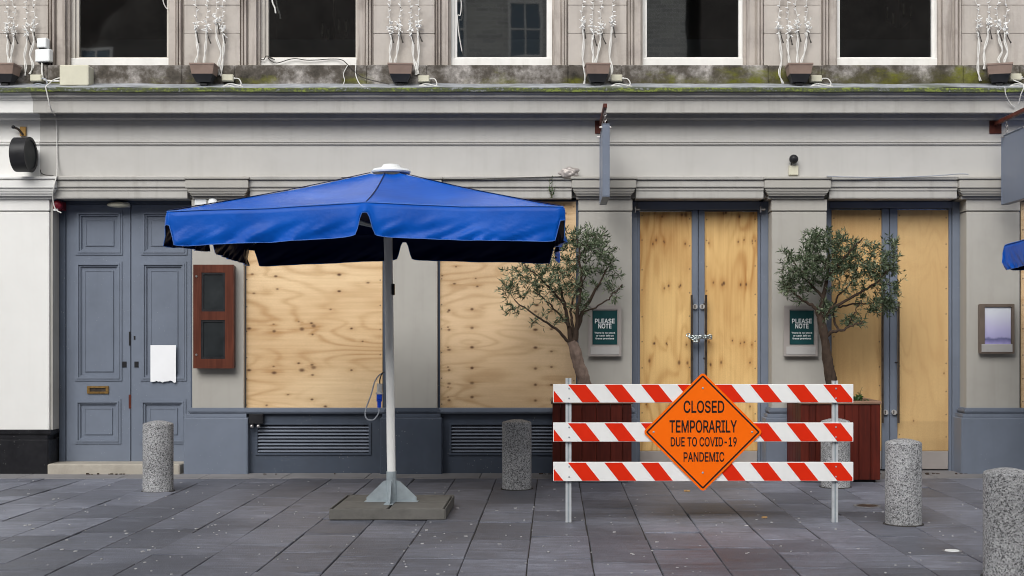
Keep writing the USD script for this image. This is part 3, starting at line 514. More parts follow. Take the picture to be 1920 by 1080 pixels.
for k, (w0, w1, g0, g1) in enumerate(WIN):
    o = node('window', shop); x0, x1 = X(w0, .1) - 0.03, X(w1, .1) + 0.03
    if k == 1: x1 = X(667, .1) + 0.05
    if k == 0: x1 = X(313, .1) + 0.05
    a, c = X(g0, YW), X(g1, YW); zg = Z(107, YW)
    frame = sbox(x0, zs1 + 0.004, x1, ZTOP).difference(sbox(a, zg, c, 7.2))
    MB().plate(frame, YW, YW + 0.06).build('frame', M['white_frame'] if k in (2, 3, 4) else M['cream_frame'], o)
    fm = MB()
    ring = sbox(x0 + 0.001, zs1 + 0.005, x1 - 0.001, ZTOP - 0.01).difference(sbox(a - 0.035, zg - 0.04, c + 0.035, 7.25))
    fm.plate(ring, YW - 0.03, YW - 0.001); fm.build('sash', M['white_frame'] if k in (2, 3, 4) else M['cream_frame'], o)
    MB().box(x0 + 0.02, x1 - 0.02, YW - 0.045, YW - 0.031, zs1 + 0.005, Z(110, YW), 0.006).build('sill_board', M['white_frame'], o)
    MB().box(a - 0.01, c + 0.01, YW + 0.03, YW + 0.036, zg - 0.01, 7.21).build('pane', M['glass'], o)
    MB().box(a - 0.005, c + 0.005, YW + 0.075, YW + 0.08, zg - 0.005, Z(74, YW + .08)).build('frosted_strip', M['film'], o)
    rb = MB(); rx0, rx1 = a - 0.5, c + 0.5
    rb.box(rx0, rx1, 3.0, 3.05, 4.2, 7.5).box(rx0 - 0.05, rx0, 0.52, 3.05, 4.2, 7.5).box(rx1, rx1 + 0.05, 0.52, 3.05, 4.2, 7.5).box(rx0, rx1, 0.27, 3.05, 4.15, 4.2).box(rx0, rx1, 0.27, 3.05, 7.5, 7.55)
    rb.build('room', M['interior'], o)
MB().box(XL, X(-120, .04), 0.04, 0.5, zs1, ZTOP).box(X(1925, .04) , XR, 0.04, 0.5, zs1, ZTOP).build('upper_wall', M['stone'], shop)
MB().box(XL, XR, 0.04, 3.2, ZTOP, ZTOP + 0.3).build('upper_string_course', M['stone'], shop)

# ------------------------------------------------------------------ plywood boards
def ply(px0, px1, py0, py1, Y, vertical, seed, base, dark, knots, label, group, screws=True, contrast=1.0, bands=()):
    x0, x1, z0, z1 = X(px0, Y), X(px1, Y), Z(py1, Y), Z(py0, Y); st = 0.0065
    nx, nz = int((x1 - x0) / st), int((z1 - z0) / st)
    gx, gz = np.meshgrid(np.linspace(x0, x1, nx), np.linspace(z0, z1, nz), indexing='ij')
    u, v = (gz, gx) if vertical else (gx, gz)
    P3 = lambda a, b: np.stack([u * a, v * b, np.full_like(u, seed * 1.7)], -1)
    warp = np.zeros_like(u); kn = np.zeros_like(u); halo = np.zeros_like(u)
    for (kx, ky, r) in knots:
        cx, cz = X(kx, Y), Z(ky, Y); r = r / 163.0
        du, dv = ((gz - cz), (gx - cx)) if vertical else ((gx - cx), (gz - cz))
        d2 = (du / (7 * r)) ** 2 + (dv / (4 * r)) ** 2
        warp += np.sign(dv + 1e-6) * 0.35 * np.exp(-d2) * 0.4
        kr = r * 0.85; ecc = rng.uniform(1.1, 1.7); ko = rng.uniform(0.7, 1.0)
        kn = np.maximum(kn, ko * np.clip(1.5 - np.sqrt((du / (ecc * kr)) ** 2 + (dv / (0.9 * kr)) ** 2), 0, 1))
        halo = np.maximum(halo, np.exp(-((du / (5.0 * r)) ** 2 + (dv / (2.2 * r)) ** 2)))
    g = 6.5 * meshkit.fbm(P3(0.5, 2.3), 3, seed) + v * 0.9 + warp
    ph = g * 1.9 + 0.5 * meshkit.noise(P3(3, 14), seed + 4)
    lines = (0.5 + 0.5 * np.sin(2 * np.pi * ph)) ** 3
    fade = np.clip(meshkit.fbm(P3(0.8, 2.0), 2, seed + 9) * 2.2 - 0.5, 0.15, 1)
    fine = meshkit.fbm(P3(2.2, 75), 2, seed + 20)
    blot = meshkit.fbm(P3(1.1, 2.2), 4, seed + 31)
    t = np.clip(contrast * (0.55 * lines * fade + 0.40 * (fine - 0.5) + 1.25 * (blot - 0.46) + 0.42 * halo), -0.35, 1)
    col = np.array(base) * (1 - t[..., None]) + np.array(dark) * t[..., None]
    for (py, w, k) in bands:                                     # bands darker below a set height
        e = np.clip((Z(py, Y) - gz) / w, 0, 1) if w > 0 else np.clip((gz - Z(py, Y)) / -w, 0, 1)
        e = e * (0.6 + 0.8 * blot); col = col * (1 - k * e[..., None])
    col = col * (1 - kn[..., None]) + np.array((0.085, 0.032, 0.014)) * kn[..., None]
    if screws:
        for px in (px0 + 4, px1 - 4):
            for py in np.arange(py0 + 12, py1 - 5, 46):
                d = np.hypot(gx - X(px, Y), gz - Z(py + rng.uniform(-6, 6), Y)); e = np.clip(1.5 - d / 0.007, 0, 1)[..., None]; col = col * (1 - e) + np.array((0.05, 0.04, 0.035)) * e
    idx = np.arange(nx * nz).reshape(nx, nz)
    a, b, c, d = idx[:-1, :-1].ravel(), idx[1:, :-1].ravel(), idx[1:, 1:].ravel(), idx[:-1, 1:].ravel()
    F = np.vstack([np.c_[a, b, c], np.c_[a, c, d]])
    bow = 0.003 * (meshkit.noise(np.stack([gx * 1.3, gz * 1.3, np.full_like(gx, seed)], -1), 2) - 0.5)
    V = np.stack([gx, Y + bow, gz], -1).reshape(-1, 3); C = col.reshape(-1, 3)
    # edges: a rim of 18 mm depth
    rim = np.concatenate([idx[:, 0], idx[-1, 1:], idx[-2::-1, -1], idx[0, -2:0:-1]]); n0 = len(V)
    V = np.vstack([V, V[rim] + [0, 0.018, 0], V[rim]]); C = np.vstack([C, np.tile((0.30, 0.2, 0.11), (2 * len(rim), 1))]); m = len(rim)
    fa = n0 + m + np.arange(m); fb = n0 + m + (np.arange(m) + 1) % m; ba = n0 + np.arange(m); bb = n0 + (np.arange(m) + 1) % m
    F = np.vstack([F, np.c_[fa, bb, fb], np.c_[fa, ba, bb]])
    p = usdkit.mesh(stage, numbered('/World', 'plywood_board'), (V, F), M['ply'])
    UsdGeom.PrimvarsAPI(p).CreatePrimvar('tint', Sdf.ValueTypeNames.Color3fArray, 'vertex').Set(Vt.Vec3fArray.FromNumpy(np.clip(C, 0.01, 0.9).astype(np.float32)))
    return setd(p.GetPrim(), label, 'plywood board', group)
Gb = 'plywood boards closing the shop windows and doors'
WB, WD = (0.67, 0.475, 0.27), (0.44, 0.255, 0.11)
DB_, DD = (0.66, 0.42, 0.165), (0.42, 0.20, 0.055)
k1 = [(473, 514, 2.2), (517, 518, 2.5), (636, 515, 3), (476, 550, 2), (520, 542, 2.3), (636, 546, 2.3), (467, 616, 3), (514, 621, 3.2), (566, 617, 4), (588, 611, 4), (586, 627, 2.2), (560, 603, 1.8), (584, 606, 2.2), (467, 694, 2.8), (514, 699, 3.2), (566, 694, 4), (588, 689, 4), (586, 703, 2.2), (560, 681, 2), (585, 684, 2.2), (659, 616, 2.2), (659, 694, 2.2), (610, 762, 2.5), (500, 760, 2), (585, 749, 2.2), (513, 608, 1.6), (513, 687, 1.6), (540, 740, 1.5), (620, 580, 1.6), (680, 640, 1.6), (690, 530, 2)]
ply(458.5, 717, 378, 765, 0.08, False, 3, WB, WD, k1, 'large pale plywood board with clusters of knots, left of the umbrella pole', Gb, contrast=1.05)
k2 = [(x, y + o, r) for x, r in ((842, 2.6), (885, 3.1), (1004, 3), (1034, 2.2), (840, 1.6)) for y in (583, 617, 655, 690, 722, 748) for o in (rng.uniform(-4, 4),)]
k2 += [(829, 517, 1.5), (852, 532, 2), (895, 537, 2), (892, 522, 1.5), (1057, 385, 2.5), (1060, 400, 2), (1057, 412, 2.5), (1006, 572, 3), (1060, 440, 2), (855, 500, 1.8)]
ply(824, 1080, 378, 765, 0.08, False, 11, (0.61, 0.435, 0.26), (0.40, 0.25, 0.12), k2, 'large plywood board with four vertical rows of knots, behind the left olive tree', Gb, contrast=0.95)
def dk(x0, x1): 
    out = []
    for y, n, r in ((403, 4, 3.2), (455, 5, 1.6), (536, 5, 2.5), (643, 5, 2.0), (681, 3, 3.0), (760, 4, 2.2), (820, 3, 2)):
        for _ in range(n): out.append((rng.uniform(x0 + 6, x1 - 6), y + rng.normal(0, 3), r * rng.uniform(0.6, 1.15)))
    return out
ply(1200, 1297, 397, 845, YG + 0.012, True, 21, DB_, DD, dk(1200, 1297), 'tall orange plywood board on the left leaf of the chained double door', Gb, contrast=1.3)
ply(1321, 1420, 397, 845, YG + 0.012, True, 27, DB_, DD, dk(1321, 1420), 'tall orange plywood board on the right leaf of the chained double door', Gb, contrast=1.3)
ply(1559.5, 1653, 394, 845, YG + 0.012, True, 33, (0.58, 0.37, 0.16), (0.43, 0.235, 0.085), [], 'tall smooth plywood board behind the crown of the right olive tree', Gb, contrast=0.75, bands=[(800, 0.12, 0.10)])
ply(1682.5, 1778, 394, 845, YG + 0.012, True, 41, (0.58, 0.385, 0.175), (0.43, 0.245, 0.095), [(1713, 789, 1.6), (1770, 700, 1.4)], 'tall smooth plywood board with a darker foot, right of the right olive tree', Gb, contrast=0.7, bands=[(788, 0.02, 0.13), (820, 0.05, 0.1)])
ply(1914, 2186, 378, 765, 0.08, False, 51, WB, WD, [], 'sliver of plywood board at the right edge beyond the last pilaster', Gb)

# ------------------------------------------------------------------ fittings on the front
def flood_src():
    t = thing('floodlight', None, 'floodlight', group='brown floodlights on the ledge')
    def fr(z0, z1, w0, w1, d0, d1, m, nm):
        v = [(sx * w / 2, sy * d / 2, z) for z, w, d in ((z0, w0, d0), (z1, w1, d1)) for sx in (-1, 1) for sy in (-1, 1)]
        MB().add(trimesh.convex.convex_hull(np.array(v))).build(nm, m, t)
    fr(0.0, 0.085, 0.16, 0.235, 0.10, 0.19, M['black'], 'lamp_body'); fr(0.0855, 0.185, 0.238, 0.272, 0.19, 0.225, M['brown_plastic'], 'housing'); fr(0.1855, 0.205, 0.284, 0.284, 0.235, 0.235, M['brown_plastic'], 'rim')
    MB().box(-0.12, 0.12, -0.095, 0.095, 0.2053, 0.209).build('lens', M['glass'], t)
    MB().box(-0.04, 0.04, -0.03, 0.03, -0.035, 0.0, 0.004).build('foot', M['black'], t)
    return t
def yz_ledge(Y): return Z(159, -0.10) + (Y + 0.10) * (Z(159, -0.10) - Z(163.5, -0.36)) / 0.26
FL = [(10, 0, 'brown floodlight at the far left end of the mossy ledge'), (383, 0, 'brown floodlight on the ledge between first and second upper windows'), (751, 4, 'brown floodlight on the ledge between second and third upper windows'), (1120, 3, 'brown floodlight on the ledge above the edge-on hanging sign'), (1498, 0, 'brown floodlight on the ledge between fourth and fifth upper windows'), (1874, -16, 'brown floodlight twisted sideways on the ledge near the right hanging sign')]
src = None
for k, (px, rz, lab) in enumerate(FL):
    loc = (X(px, -0.19), -0.19, yz_ledge(-0.19) + 0.032)
    if src is None: src = flood_src(); src.GetAttribute('xformOp:translate').Set(Gf.Vec3d(*map(float, loc))); setd(src, lab)
    else: dup(src, loc, (0, 0, rz), lab)
JB = [(68, 146.5, 'small cream junction box left of the big cream box'), (427, 146, 'small cream junction box right of the floodlight under the second upper pilaster'), (795, 148, 'small cream junction box beside the floodlight near the bright moss patch'), (1156, 146.5, 'small cream junction box right of the floodlight above the edge-on sign'), (1530, 147.5, 'small cream junction box right of the floodlight left of the fifth upper window'), (1904, 144.5, 'small cream junction box right of the twisted floodlight')]
src = None
for px, py, lab in JB:
    loc = (X(px, -.1), -0.10, Z(py, -.1))
    if src is None:
        src = thing('junction_box', lab, 'junction box', loc, group='small cream junction boxes on the ledge')
        MB().box(-0.065, 0.065, -0.02, 0.06, -0.038, 0.038, 0.006).build('box_body', M['cream'], src); MB().box(-0.060, 0.060, -0.027, -0.0205, -0.034, 0.034, 0.003).build('box_lid', M['cream'], src)
        MB().cyl((0.062, 0.01, 0), (0.082, 0.01, 0), 0.012, 10).build('cable_gland', M['cable_white'], src)
    else: dup(src, loc, (0, 0, rng.uniform(-9, 9)), lab)
t = thing('meter_box', 'large cream plastic box on the ledge under the first upper window', 'electrical box', (X(140, -.2), -0.2, Z(160, -.2)))
w = (165 - 112) / 165 / 2
MB().box(-w, w, 0, 0.17, 0, 0.225, 0.008).build('box_body', M['cream'], t); MB().box(-w - 0.004, w + 0.004, -0.022, -0.0005, -0.004, 0.229, 0.008).build('box_lid', M['cream'], t)
for px, py, w, h, lab in ((83, 82, 0.06, 0.055, 'upper small white lamp box on the upper wall at left'), (84.5, 105.5, 0.092, 0.072, 'lower wider white box on the upper wall at left')):
    t = thing('white_box', lab, 'electrical box', (X(px, 0.0), 0.0, Z(py, 0.0)), (0, 0, -12), group='white boxes beside the first upper window')
    MB().box(-w, w, -0.06, 0.02, -h, h, 0.008).build('box_body', M['white'], t); MB().box(-w * 0.6, w * 0.6, -0.055, 0.0, -h - 0.016, -h - 0.0005, 0.004).build('gland_strip', M['black'], t)
# fairy light strings
FS = [([(14, 54), (27, 54), (51, 55), (63, 52)], [(15, 133), (22, 133), (47, 142), (56, 139)], 'at the far left'), ([(368, 52), (388, 53), (407, 36), (418, 53)], [(367, 130), (382, 130), (411, 141), (415, 143)], 'between first and second upper windows'),
      ([(732, 52), (749, 52), (770, 54), (784, 50)], [(737, 132), (741, 132), (780, 141), (784, 139)], 'between second and third upper windows'), ([(1093, 44), (1112, 58), (1127, 54), (1148, 42)], [(1095, 160), (1112, 130), (1120, 131), (1142, 152)], 'between third and fourth upper windows'),
      ([(1461, 52), (1479, 56), (1495, 50), (1513, 52)], [(1468, 157), (1480, 131), (1494, 131), (1506, 131)], 'between fourth and fifth upper windows'), ([(1833, 50), (1853, 45), (1871, 48), (1885, 52)], [(1838, 152), (1845, 130), (1880, 127), (1884, 128)], 'right of the fifth upper window')]
ORD = ['leftmost', 'second from left', 'third from left', 'rightmost']
for tops, bots, where in FS:
    for k in range(4):
        (tx, ty), (bx, by) = tops[k], bots[k]; Y = -0.005; lab = f'{ORD[k]} of four white fairy light strings {where}'
        t = thing('fairy_light_string', lab, 'fairy lights', group='white fairy light strings on the upper pilasters')
        up = []; cl = ty + 8
        for yy in np.arange(cl, -190, -14): up.append((X(tx + rng.normal(0, 1.6) + (0 if yy > 0 else 2), Y), Y - abs(rng.normal(0, 0.006)), Z(yy, Y)))
        up = curve(up, 4 * len(up))
        b = MB().tube(up, 0.0032, 5)
        a0 = np.array((X(tx, Y), Y, Z(cl, Y))); a1 = np.array((X(bx, -0.04), -0.045, Z(by, -0.04)))
        lead = curve([a0, a0 + (a1 - a0) * 0.25 + [rng.normal(0, 0.008), 0, 0], a0 + (a1 - a0) * 0.55 + [rng.normal(0, 0.018), 0, 0], a0 + (a1 - a0) * 0.8 + [rng.normal(0, 0.013), -0.0, 0], a1], 36)
        ph = np.linspace(0, 9, len(lead))
        for s in (0, math.pi): b.tube(lead + 0.009 * np.c_[np.cos(ph + s), np.sin(ph + s) * 0.6, np.zeros(len(lead))], 0.0068, 6)
        b.build('cable', M['cable_white'], t)
        bb = MB(); dk_ = MB()
        def bulb(p, d, L=0.036): bb.tube([p, p + d * L * 0.5, p + d * L], [0.0055, 0.0075, 0.003], 5)
        for i in range(2, len(up), 3):
            d = np.array((rng.choice([-1, 1]) * rng.uniform(0.5, 1), -rng.uniform(0, 0.5), rng.uniform(-0.3, 0.7))); bulb(up[i], d / np.linalg.norm(d))
        for i in range(17):                                       # the gathered clump
            p = np.array((X(tx, Y) + rng.normal(0, 0.014), Y - abs(rng.normal(0, 0.02)), Z(ty, Y) + rng.normal(0, 0.04))); d = rng.normal(0, 1, 3); d[1] = -abs(d[1]); bulb(p, d / np.linalg.norm(d), 0.037)
        bb.build('bulbs', M['bulb'], t, kind='stuff')
        p = np.array((X(tx, Y) + 0.01, Y - 0.01, Z(ty + 8, Y))); dk_.tube(curve([p, p + [0.012, -0.01, -0.06], p + [0.03 + rng.normal(0, .01), 0, -0.13]], 10), [0.006] * 9 + [0.009] * (len(curve([p, p + [0.012, -0.01, -0.06], p + [0.03, 0, -0.13]], 10)) - 9), 5)
        dk_.build('loose_end', M['cable_dark'], t); dk_ = MB()
        for i in range(3, len(up), 5): dk_.ball(up[i], 0.0068, 0)
        dk_.build('wire_knots', M['cable_dark'], t, kind='stuff')
def wire(pts, Y, r, m, label, name='cable', n=40):
    p = [(X(q[0], q[2] if len(q) > 2 else Y), (q[2] if len(q) > 2 else Y), Z(q[1], q[2] if len(q) > 2 else Y)) for q in pts]
    return MB().tube(curve(p, n), r, 6).build(name, m, None, smooth=True, label=label, cat='cable')
wire([(112, 146, -.2), (100, 150, -.22), (92, 157, -.30), (86, 163, -.375), (88, 174, -.38), (95, 203, -.30), (104, 218, -.05), (106, 240, -.03), (107, 300, -.03), (106, 328, -.13), (101, 350, -.16), (99, 372, -.06), (104, 392, -.03), (115, 399, -.03)], 0, 0.007, M['cable_white'], 'white cable running down the frieze from the big cream box to the red alarm', n=80)
wire([(79, 118, -.04), (79, 136, -.06), (84, 150, -.1), (112, 152, -.16)], 0, 0.011, M['cable_white'], 'thick white conduit curving from the white boxes to the big cream box')
wire([(484, 108, .13), (494, 112, .12), (500, 105, .12), (515, 112, .12), (503, 108, .12), (508, 114, .12), (520, 118, .12), (550, 110, .12), (580, 113, .12), (635, 111, .12), (655, 124, -.04), (680, 145, -.06), (730, 158, -.16)], 0, 0.0055, M['cable_dark'], 'dark cable trailing along the second upper window sill', n=120)
wire([(668, 110, .1), (667, 125, -.04), (667, 140, -.06), (675, 158, -.15), (690, 166, -.37)], 0, 0.006, M['cable_white'], 'white cable hanging below the second upper window at its right')
wire([(652, 122, -.04), (644, 138, -.06), (646, 150, -.06), (643, 160, -.1)], 0, 0.005, M['cable_white'], 'short white cable on the sill below the second upper window')
for k, (px, dx) in enumerate(((439, 1), (806, 1), (1166, 1.2), (1541, 1.3), (1914, 1.0), (78, 0.8))):
    wire([(px, 147, -.12), (px + 9 * dx, 148, -.16), (px + 13 * dx, 158, -.22), (px + 4 * dx, 163, -.26), (px - 12, 160, -.22), (px - 22, 163, -.26), (px - 8, 157, -.2), (px + 16 * dx, 162, -.28)], 0, 0.006, [M['cable_white'], M['cable_white'], M['cable_white'], M['cable_white'], M['cable_white'], M['cable_grey']][k],
         ['looped white cable at the junction box right of the first stone pilaster floodlight', 'looped white cable at the junction box near the bright moss patch', 'looped white cable at the junction box above the edge-on sign', 'tangled white cable at the junction box left of the fifth upper window', 'looped white cable beside the twisted floodlight at right', 'grey tangled cable left of the big cream box'][k], n=70)
wire([(1884, 163, -.37), (1886, 178, -.36), (1893, 192, -.3), (1902, 201, -.27)], 0, 0.006, M['cable_white'], 'white cable hanging over the cornice left of the right sign')
wire([(1900, 150, -.25), (1919, 160, -.37), (1914, 178, -.36), (1910, 195, -.3)], 0, 0.006, M['cable_white'], 'second white cable hanging over the cornice at the far right')
wire([(640, 333, -.13), (760, 332, -.14), (850, 336, -.12), (950, 334, -.12), (1055, 331, -.12)], 0, 0.005, M['cable_dark'], 'thin dark cable lying on the moulding behind the umbrella top')
wire([(1550, 330, -.165), (1563, 331, -.17), (1640, 333, -.125), (1700, 332, -.125), (1760, 329, -.14), (1800, 326, -.16), (1816, 327, -.17)], 0, 0.006, M['cable_grey'], 'grey cable sagging along the moulding above the right doors')
wire([(76, 318, -.03), (77, 324, -.03), (85, 328, -.06), (100, 329, -.14)], 0, 0.005, M['cable_dark'], 'thin dark cable below the round black sign')
wire([(509, -20, .12), (511, 4, .1), (515, 14, .1), (517, 25, .1)], 0, 0.009, M['cable_white'], 'loose white cable end dangling at top left of the second upper window')
wire([(305, -20, .1), (306, 2, .08), (311, 14, .1), (316, 17, .1)], 0, 0.006, M['cable_white'], 'short white cable loop at top right of the first upper window')
wire([(861, -10, .12), (865, 6, .12), (863, 28, .12), (858, 30, .12), (860, 60, .13), (866, 96, .14)], 0, 0.006, M['cable_white'], 'white cable hanging inside the left side of the third upper window')
# round black sign
t = thing('round_sign', 'round black drum sign on a bracket beside the white wall', 'sign', (X(44, -.26), -0.26, Z(290, -.26)), (0, 0, 0))
R = 0.195
def drum(r, x0, x1, n=48): return trimesh.creation.cylinder(r, segment=((x0, 0, 0), (x1, 0, 0)), sections=n)
MB().add(drum(R, -0.085, 0.07)).build('drum', M['black'], t, smooth=30)
MB().add(trimesh.util.concatenate([drum(R + 0.004, 0.0701, 0.085).difference(drum(R - 0.03, 0.05, 0.1))])).build('rim', M['black'], t, smooth=30)
MB().add(drum(R - 0.031, 0.0701, 0.076)).build('face', M['slate'], t)
MB().box(-0.03, 0.06, R * 0.9, 0.255, -0.1, 0.1, 0.006).build('bracket', M['black'], t)
t = thing('spotlight_bracket', 'small old lamp bracket on the white frieze above the round sign', 'bracket', (X(42), 0, Z(246)))
MB().box(-0.02, 0.05, -0.03, -0.001, -0.06, 0.05, 0.004).build('back_plate', M['brass'], t); MB().tube(curve([(-0.06, -0.09, 0.03), (-0.02, -0.06, 0.01), (0.02, -0.03, -0.05)], 10), 0.014, 8).build('arm', M['bronze'], t)
MB().ball((-0.065, -0.095, 0.033), 0.022, 1).build('lamp_holder', M['black'], t)
# hanging signs
t0 = None
for k, (px, lab) in enumerate(((1127, 'grey hanging sign seen edge-on on an oxblood bracket at the centre of the frieze'), (1866, 'grey hanging sign on an oxblood bracket at the right edge'))):
    loc = (X(px), 0.0, Z(237)); 
    if t0 is not None: dup(t0, loc, label=lab); continue
    t0 = t = thing('hanging_sign', lab, 'sign', loc, group='grey hanging signs on the frieze')
    MB().box(-0.07, 0.07, -0.014, -0.001, -0.085, 0.07, 0.004).build('wall_plate', M['rust'], t)
    MB().box(-0.02, 0.02, -1.22, -0.0145, 0.005, 0.05, 0.004).build('bracket_arm', M['rust'], t)
    MB().box(-0.02, 0.045, -1.16, -0.28, -0.93, -0.16, 0.008).build('board', M['sign_grey'], t)
    f = MB()
    for xx in (-0.043, 0.0505): f.plate(sbox(0, 0, 0, 0), 0, 0)
    e = MB(); P_ = [(-1.165, -0.275, -0.165, -0.155), (-1.165, -0.275, -0.935, -0.925)]
    for (y0, y1, z0, z1) in P_: e.box(-0.027, 0.052, y0, y1, z0, z1, 0.003)
    for y0 in (-1.165, -0.29): e.box(-0.027, 0.052, y0, y0 + 0.015, -0.9245, -0.1655, 0.003)
    e.build('sign_frame', M['blue'], t)
    for yy in (-1.06, -0.36):
        c = MB()
        for j in range(5):
            m = trimesh.creation.torus(0.014, 0.004, major_sections=10, minor_sections=5); m.apply_transform(trimesh.transformations.rotation_matrix(math.pi / 2, (1, 0, 0) if j % 2 else (0, 1, 0))); m.apply_scale((1, 1, 1.3)); m.apply_translation((0.005, yy, -0.012 - 0.029 * j)); c.add(m)
        c.build('chain', M['steel'], t)
        MB().cyl((-0.055, yy, -0.18), (0.07, yy, -0.18), 0.010, 8).build('bolt', M['steel'], t)
# dome camera
t = thing('dome_camera', 'black dome camera over a small cream box on the frieze', 'security camera', (X(1486), 0, Z(300)))
MB().ball((0, -0.075, 0), 0.052, 3).build('dome', M['black'], t, smooth=True); MB().cyl((0, -0.06, 0), (0, -0.001, 0), 0.034, 16).build('mount', M['black'], t)
MB().box(-0.05, 0.06, -0.05, -0.001, -0.18, -0.07, 0.006).build('junction_box', M['cream'], t); MB().tube(curve([(0, -0.04, -0.03), (-0.02, -0.03, -0.05), (-0.02, -0.03, -0.075)], 8), 0.006, 6).build('cable', M['cable_dark'], t)
# oval lamp over the door
t = thing('bulkhead_lamp', 'oval cream bulkhead lamp above the left blue door', 'lamp', (X(222, .12), 0.12, Z(384, .12)))
MB().ball((0, 0, 0), 0.12, 3, (1.1, 0.55, 0.28)).build('diffuser', M['cream'], t, smooth=True); MB().box(-0.10, 0.10, 0.03, 0.128, -0.02, 0.034, 0.008).build('lamp_base', M['white'], t)
# red alarm sounder
t = thing('alarm_sounder', 'dark red alarm sounder in the corner beside the white pilaster', 'alarm', (X(108, .06), 0.06, Z(385, .06)))
MB().ball((0, 0, 0), 0.06, 3, (0.9, 0.9, 1.05)).build('sounder', M['red_alarm'], t, smooth=True); MB().box(-0.05, 0.04, 0.035, 0.17, -0.05, 0.05, 0.006).build('backing_box', M['red_alarm'], t); MB().box(-0.03, 0.02, -0.054, -0.03, -0.07, -0.045, 0.004).build('switch', M['white'], t)
t = thing('alarm_box', 'white plate and round white lamp on the pilaster just above the umbrella', 'alarm', (X(377), 0, Z(379)))
MB().box(-0.07, 0.065, -0.02, -0.0065, -0.035, 0.045, 0.004).build('plate', M['white'], t); MB().ball((0.14, -0.02, -0.005), 0.055, 2, (1, 0.6, 1)).build('round_lamp', M['white'], t, smooth=True)
# twin black lamp near the left louvre
t = thing('twin_spotlight', 'black twin lamp fitting at the corner over the left louvre', 'lamp', (X(481, -.02), 0.0, Z(790, -.02)))
MB().box(-0.085, 0.08, -0.05, 0.025, -0.03, 0.085, 0.008).build('housing', M['black'], t)
for xx in (-0.045, 0.03): MB().ball((xx, -0.06, -0.055), 0.022, 2).build('lamp', M['steel'], t, smooth=True); MB().cyl((xx, -0.03, -0.028), (xx, -0.055, -0.05), 0.015, 10).build('lamp_neck', M['black'], t)
# menu box
x0, x1, z0, z1 = X(363, -.12), X(437, -.12), Z(690, -.12), Z(497, -.12)
t = thing('menu_box', 'brown wooden menu box with two black panels beside the blue door', 'menu box', (0, 0, 0))
MB().box(x0, x1, -0.10, -0.001, z0, z1, 0.006).build('cabinet', M['menu_wood'], t)
h = [sbox(X(378, -.12), Z(584, -.12), X(422, -.12), Z(511, -.12)), sbox(X(377, -.12), Z(673, -.12), X(422, -.12), Z(600, -.12))]
dr = sbox(x0 - 0.004, z0 - 0.004, x1 + 0.008, z1 + 0.004)
for q in h: dr = dr.difference(q)
MB().plate(dr, -0.125, -0.1005).build('cabinet_door', M['menu_wood'], t)
for q in h:
    MB().plate(q.difference(q.buffer(-0.022, join_style=2)), -0.120, -0.1005).build('panel_frame', M['black'], t); MB().plate(q.buffer(-0.0225, join_style=2), -0.110, -0.1005).build('chalkboard', M['slate'], t)
for py in (518, 665): MB().cyl((X(368.5, -.12), -0.132, Z(py, -.12)), (X(368.5, -.12), -0.1255, Z(py, -.12)), 0.013, 14).build('knob', M['steel'], t)
# paper notice
gx, gz = np.meshgrid(np.linspace(X(282, .22), X(330, .22), 14), np.linspace(Z(715, .22), Z(647, .22), 18), indexing='ij')
jag = (np.arange(18) < 1)[None, :] * rng.normal(0, 0.006, (14, 1)); yy = 0.224 - 0.006 * meshkit.noise(np.stack([gx * 9, gz * 7, gx * 0], -1), 3)
idx = np.arange(14 * 18).reshape(14, 18); a, b, c, d = idx[:-1, :-1].ravel(), idx[1:, :-1].ravel(), idx[1:, 1:].ravel(), idx[:-1, 1:].ravel()
MB().add(trimesh.Trimesh(np.stack([gx, yy, gz + jag], -1).reshape(-1, 3), np.vstack([np.c_[a, b, c], np.c_[a, c, d]]), process=False)).build('paper_notice', M['paper'], None, smooth=True, label='blank white sheet of paper pasted on the right blue door leaf', cat='paper')
# poster cases
def poster_case(px0, px1, py0, py1, label, frame_m, poster, pl, words):
    Y = -0.07; x0, x1, z0, z1 = X(px0, Y), X(px1, Y), Z(py1, Y), Z(py0, Y)
    t = thing('poster_case', label, 'poster case', (0, 0, 0), group='metal poster cases on the pilasters')
    q = sbox(X(pl[0], Y), Z(pl[3], Y), X(pl[1], Y), Z(pl[2], Y))
    MB().box(x0 + 0.008, x1 - 0.008, -0.045, -0.001, z0 + 0.008, z1 - 0.008, 0.004).build('case_back', frame_m, t)
    MB().plate(sbox(x0, z0, x1, z1).buffer(-0.008).buffer(0.008).difference(q.buffer(0.004)), -0.075, -0.0455).build('case_frame', frame_m, t)
    b0 = MB().plate(q, -0.058, -0.0458).build('poster', poster, t)
    MB().box(X(px0 + 4, Y), X(px1 - 4, Y), -0.082, -0.0755, Z(py1 - 3, Y), Z(py1 - 18, Y), 0.003).build('flap', M['case_pale'], t)
    if words:
        cx = (pl[0] + pl[1]) / 2; b = MB()
        b.text('PLEASE', X(cx - 18.5, -.06), X(cx + 18.5, -.06), Z(606, -.06), 0.050, -0.0583, True); b.text('NOTE', X(cx - 12.5, -.06), X(cx + 12.5, -.06), Z(615.5, -.06), 0.050, -0.0583, True)
        for s, w, py in (('There is no stock', 19.5, 625.5), ('or cash left on', 16.5, 630.8), ('these premises', 17.5, 636)): b.text(s, X(cx - w, -.06), X(cx + w, -.06), Z(py, -.06), 0.0185, -0.0583, True)
        b.build('lettering', M['text_white'], t)
        MB().box(X(pl[0] + 1, -.06), X(pl[1] - 1, -.06), -0.0640, -0.0595, Z(582, -.06), Z(580.5, -.06)).build('poster_clip', M['case_pale'], t)
poster_case(1103, 1165, 573, 668, 'grey metal case with green PLEASE NOTE poster beside the left olive tree', M['case'], M['poster_green'], (1111, 1157, 581, 646), True)
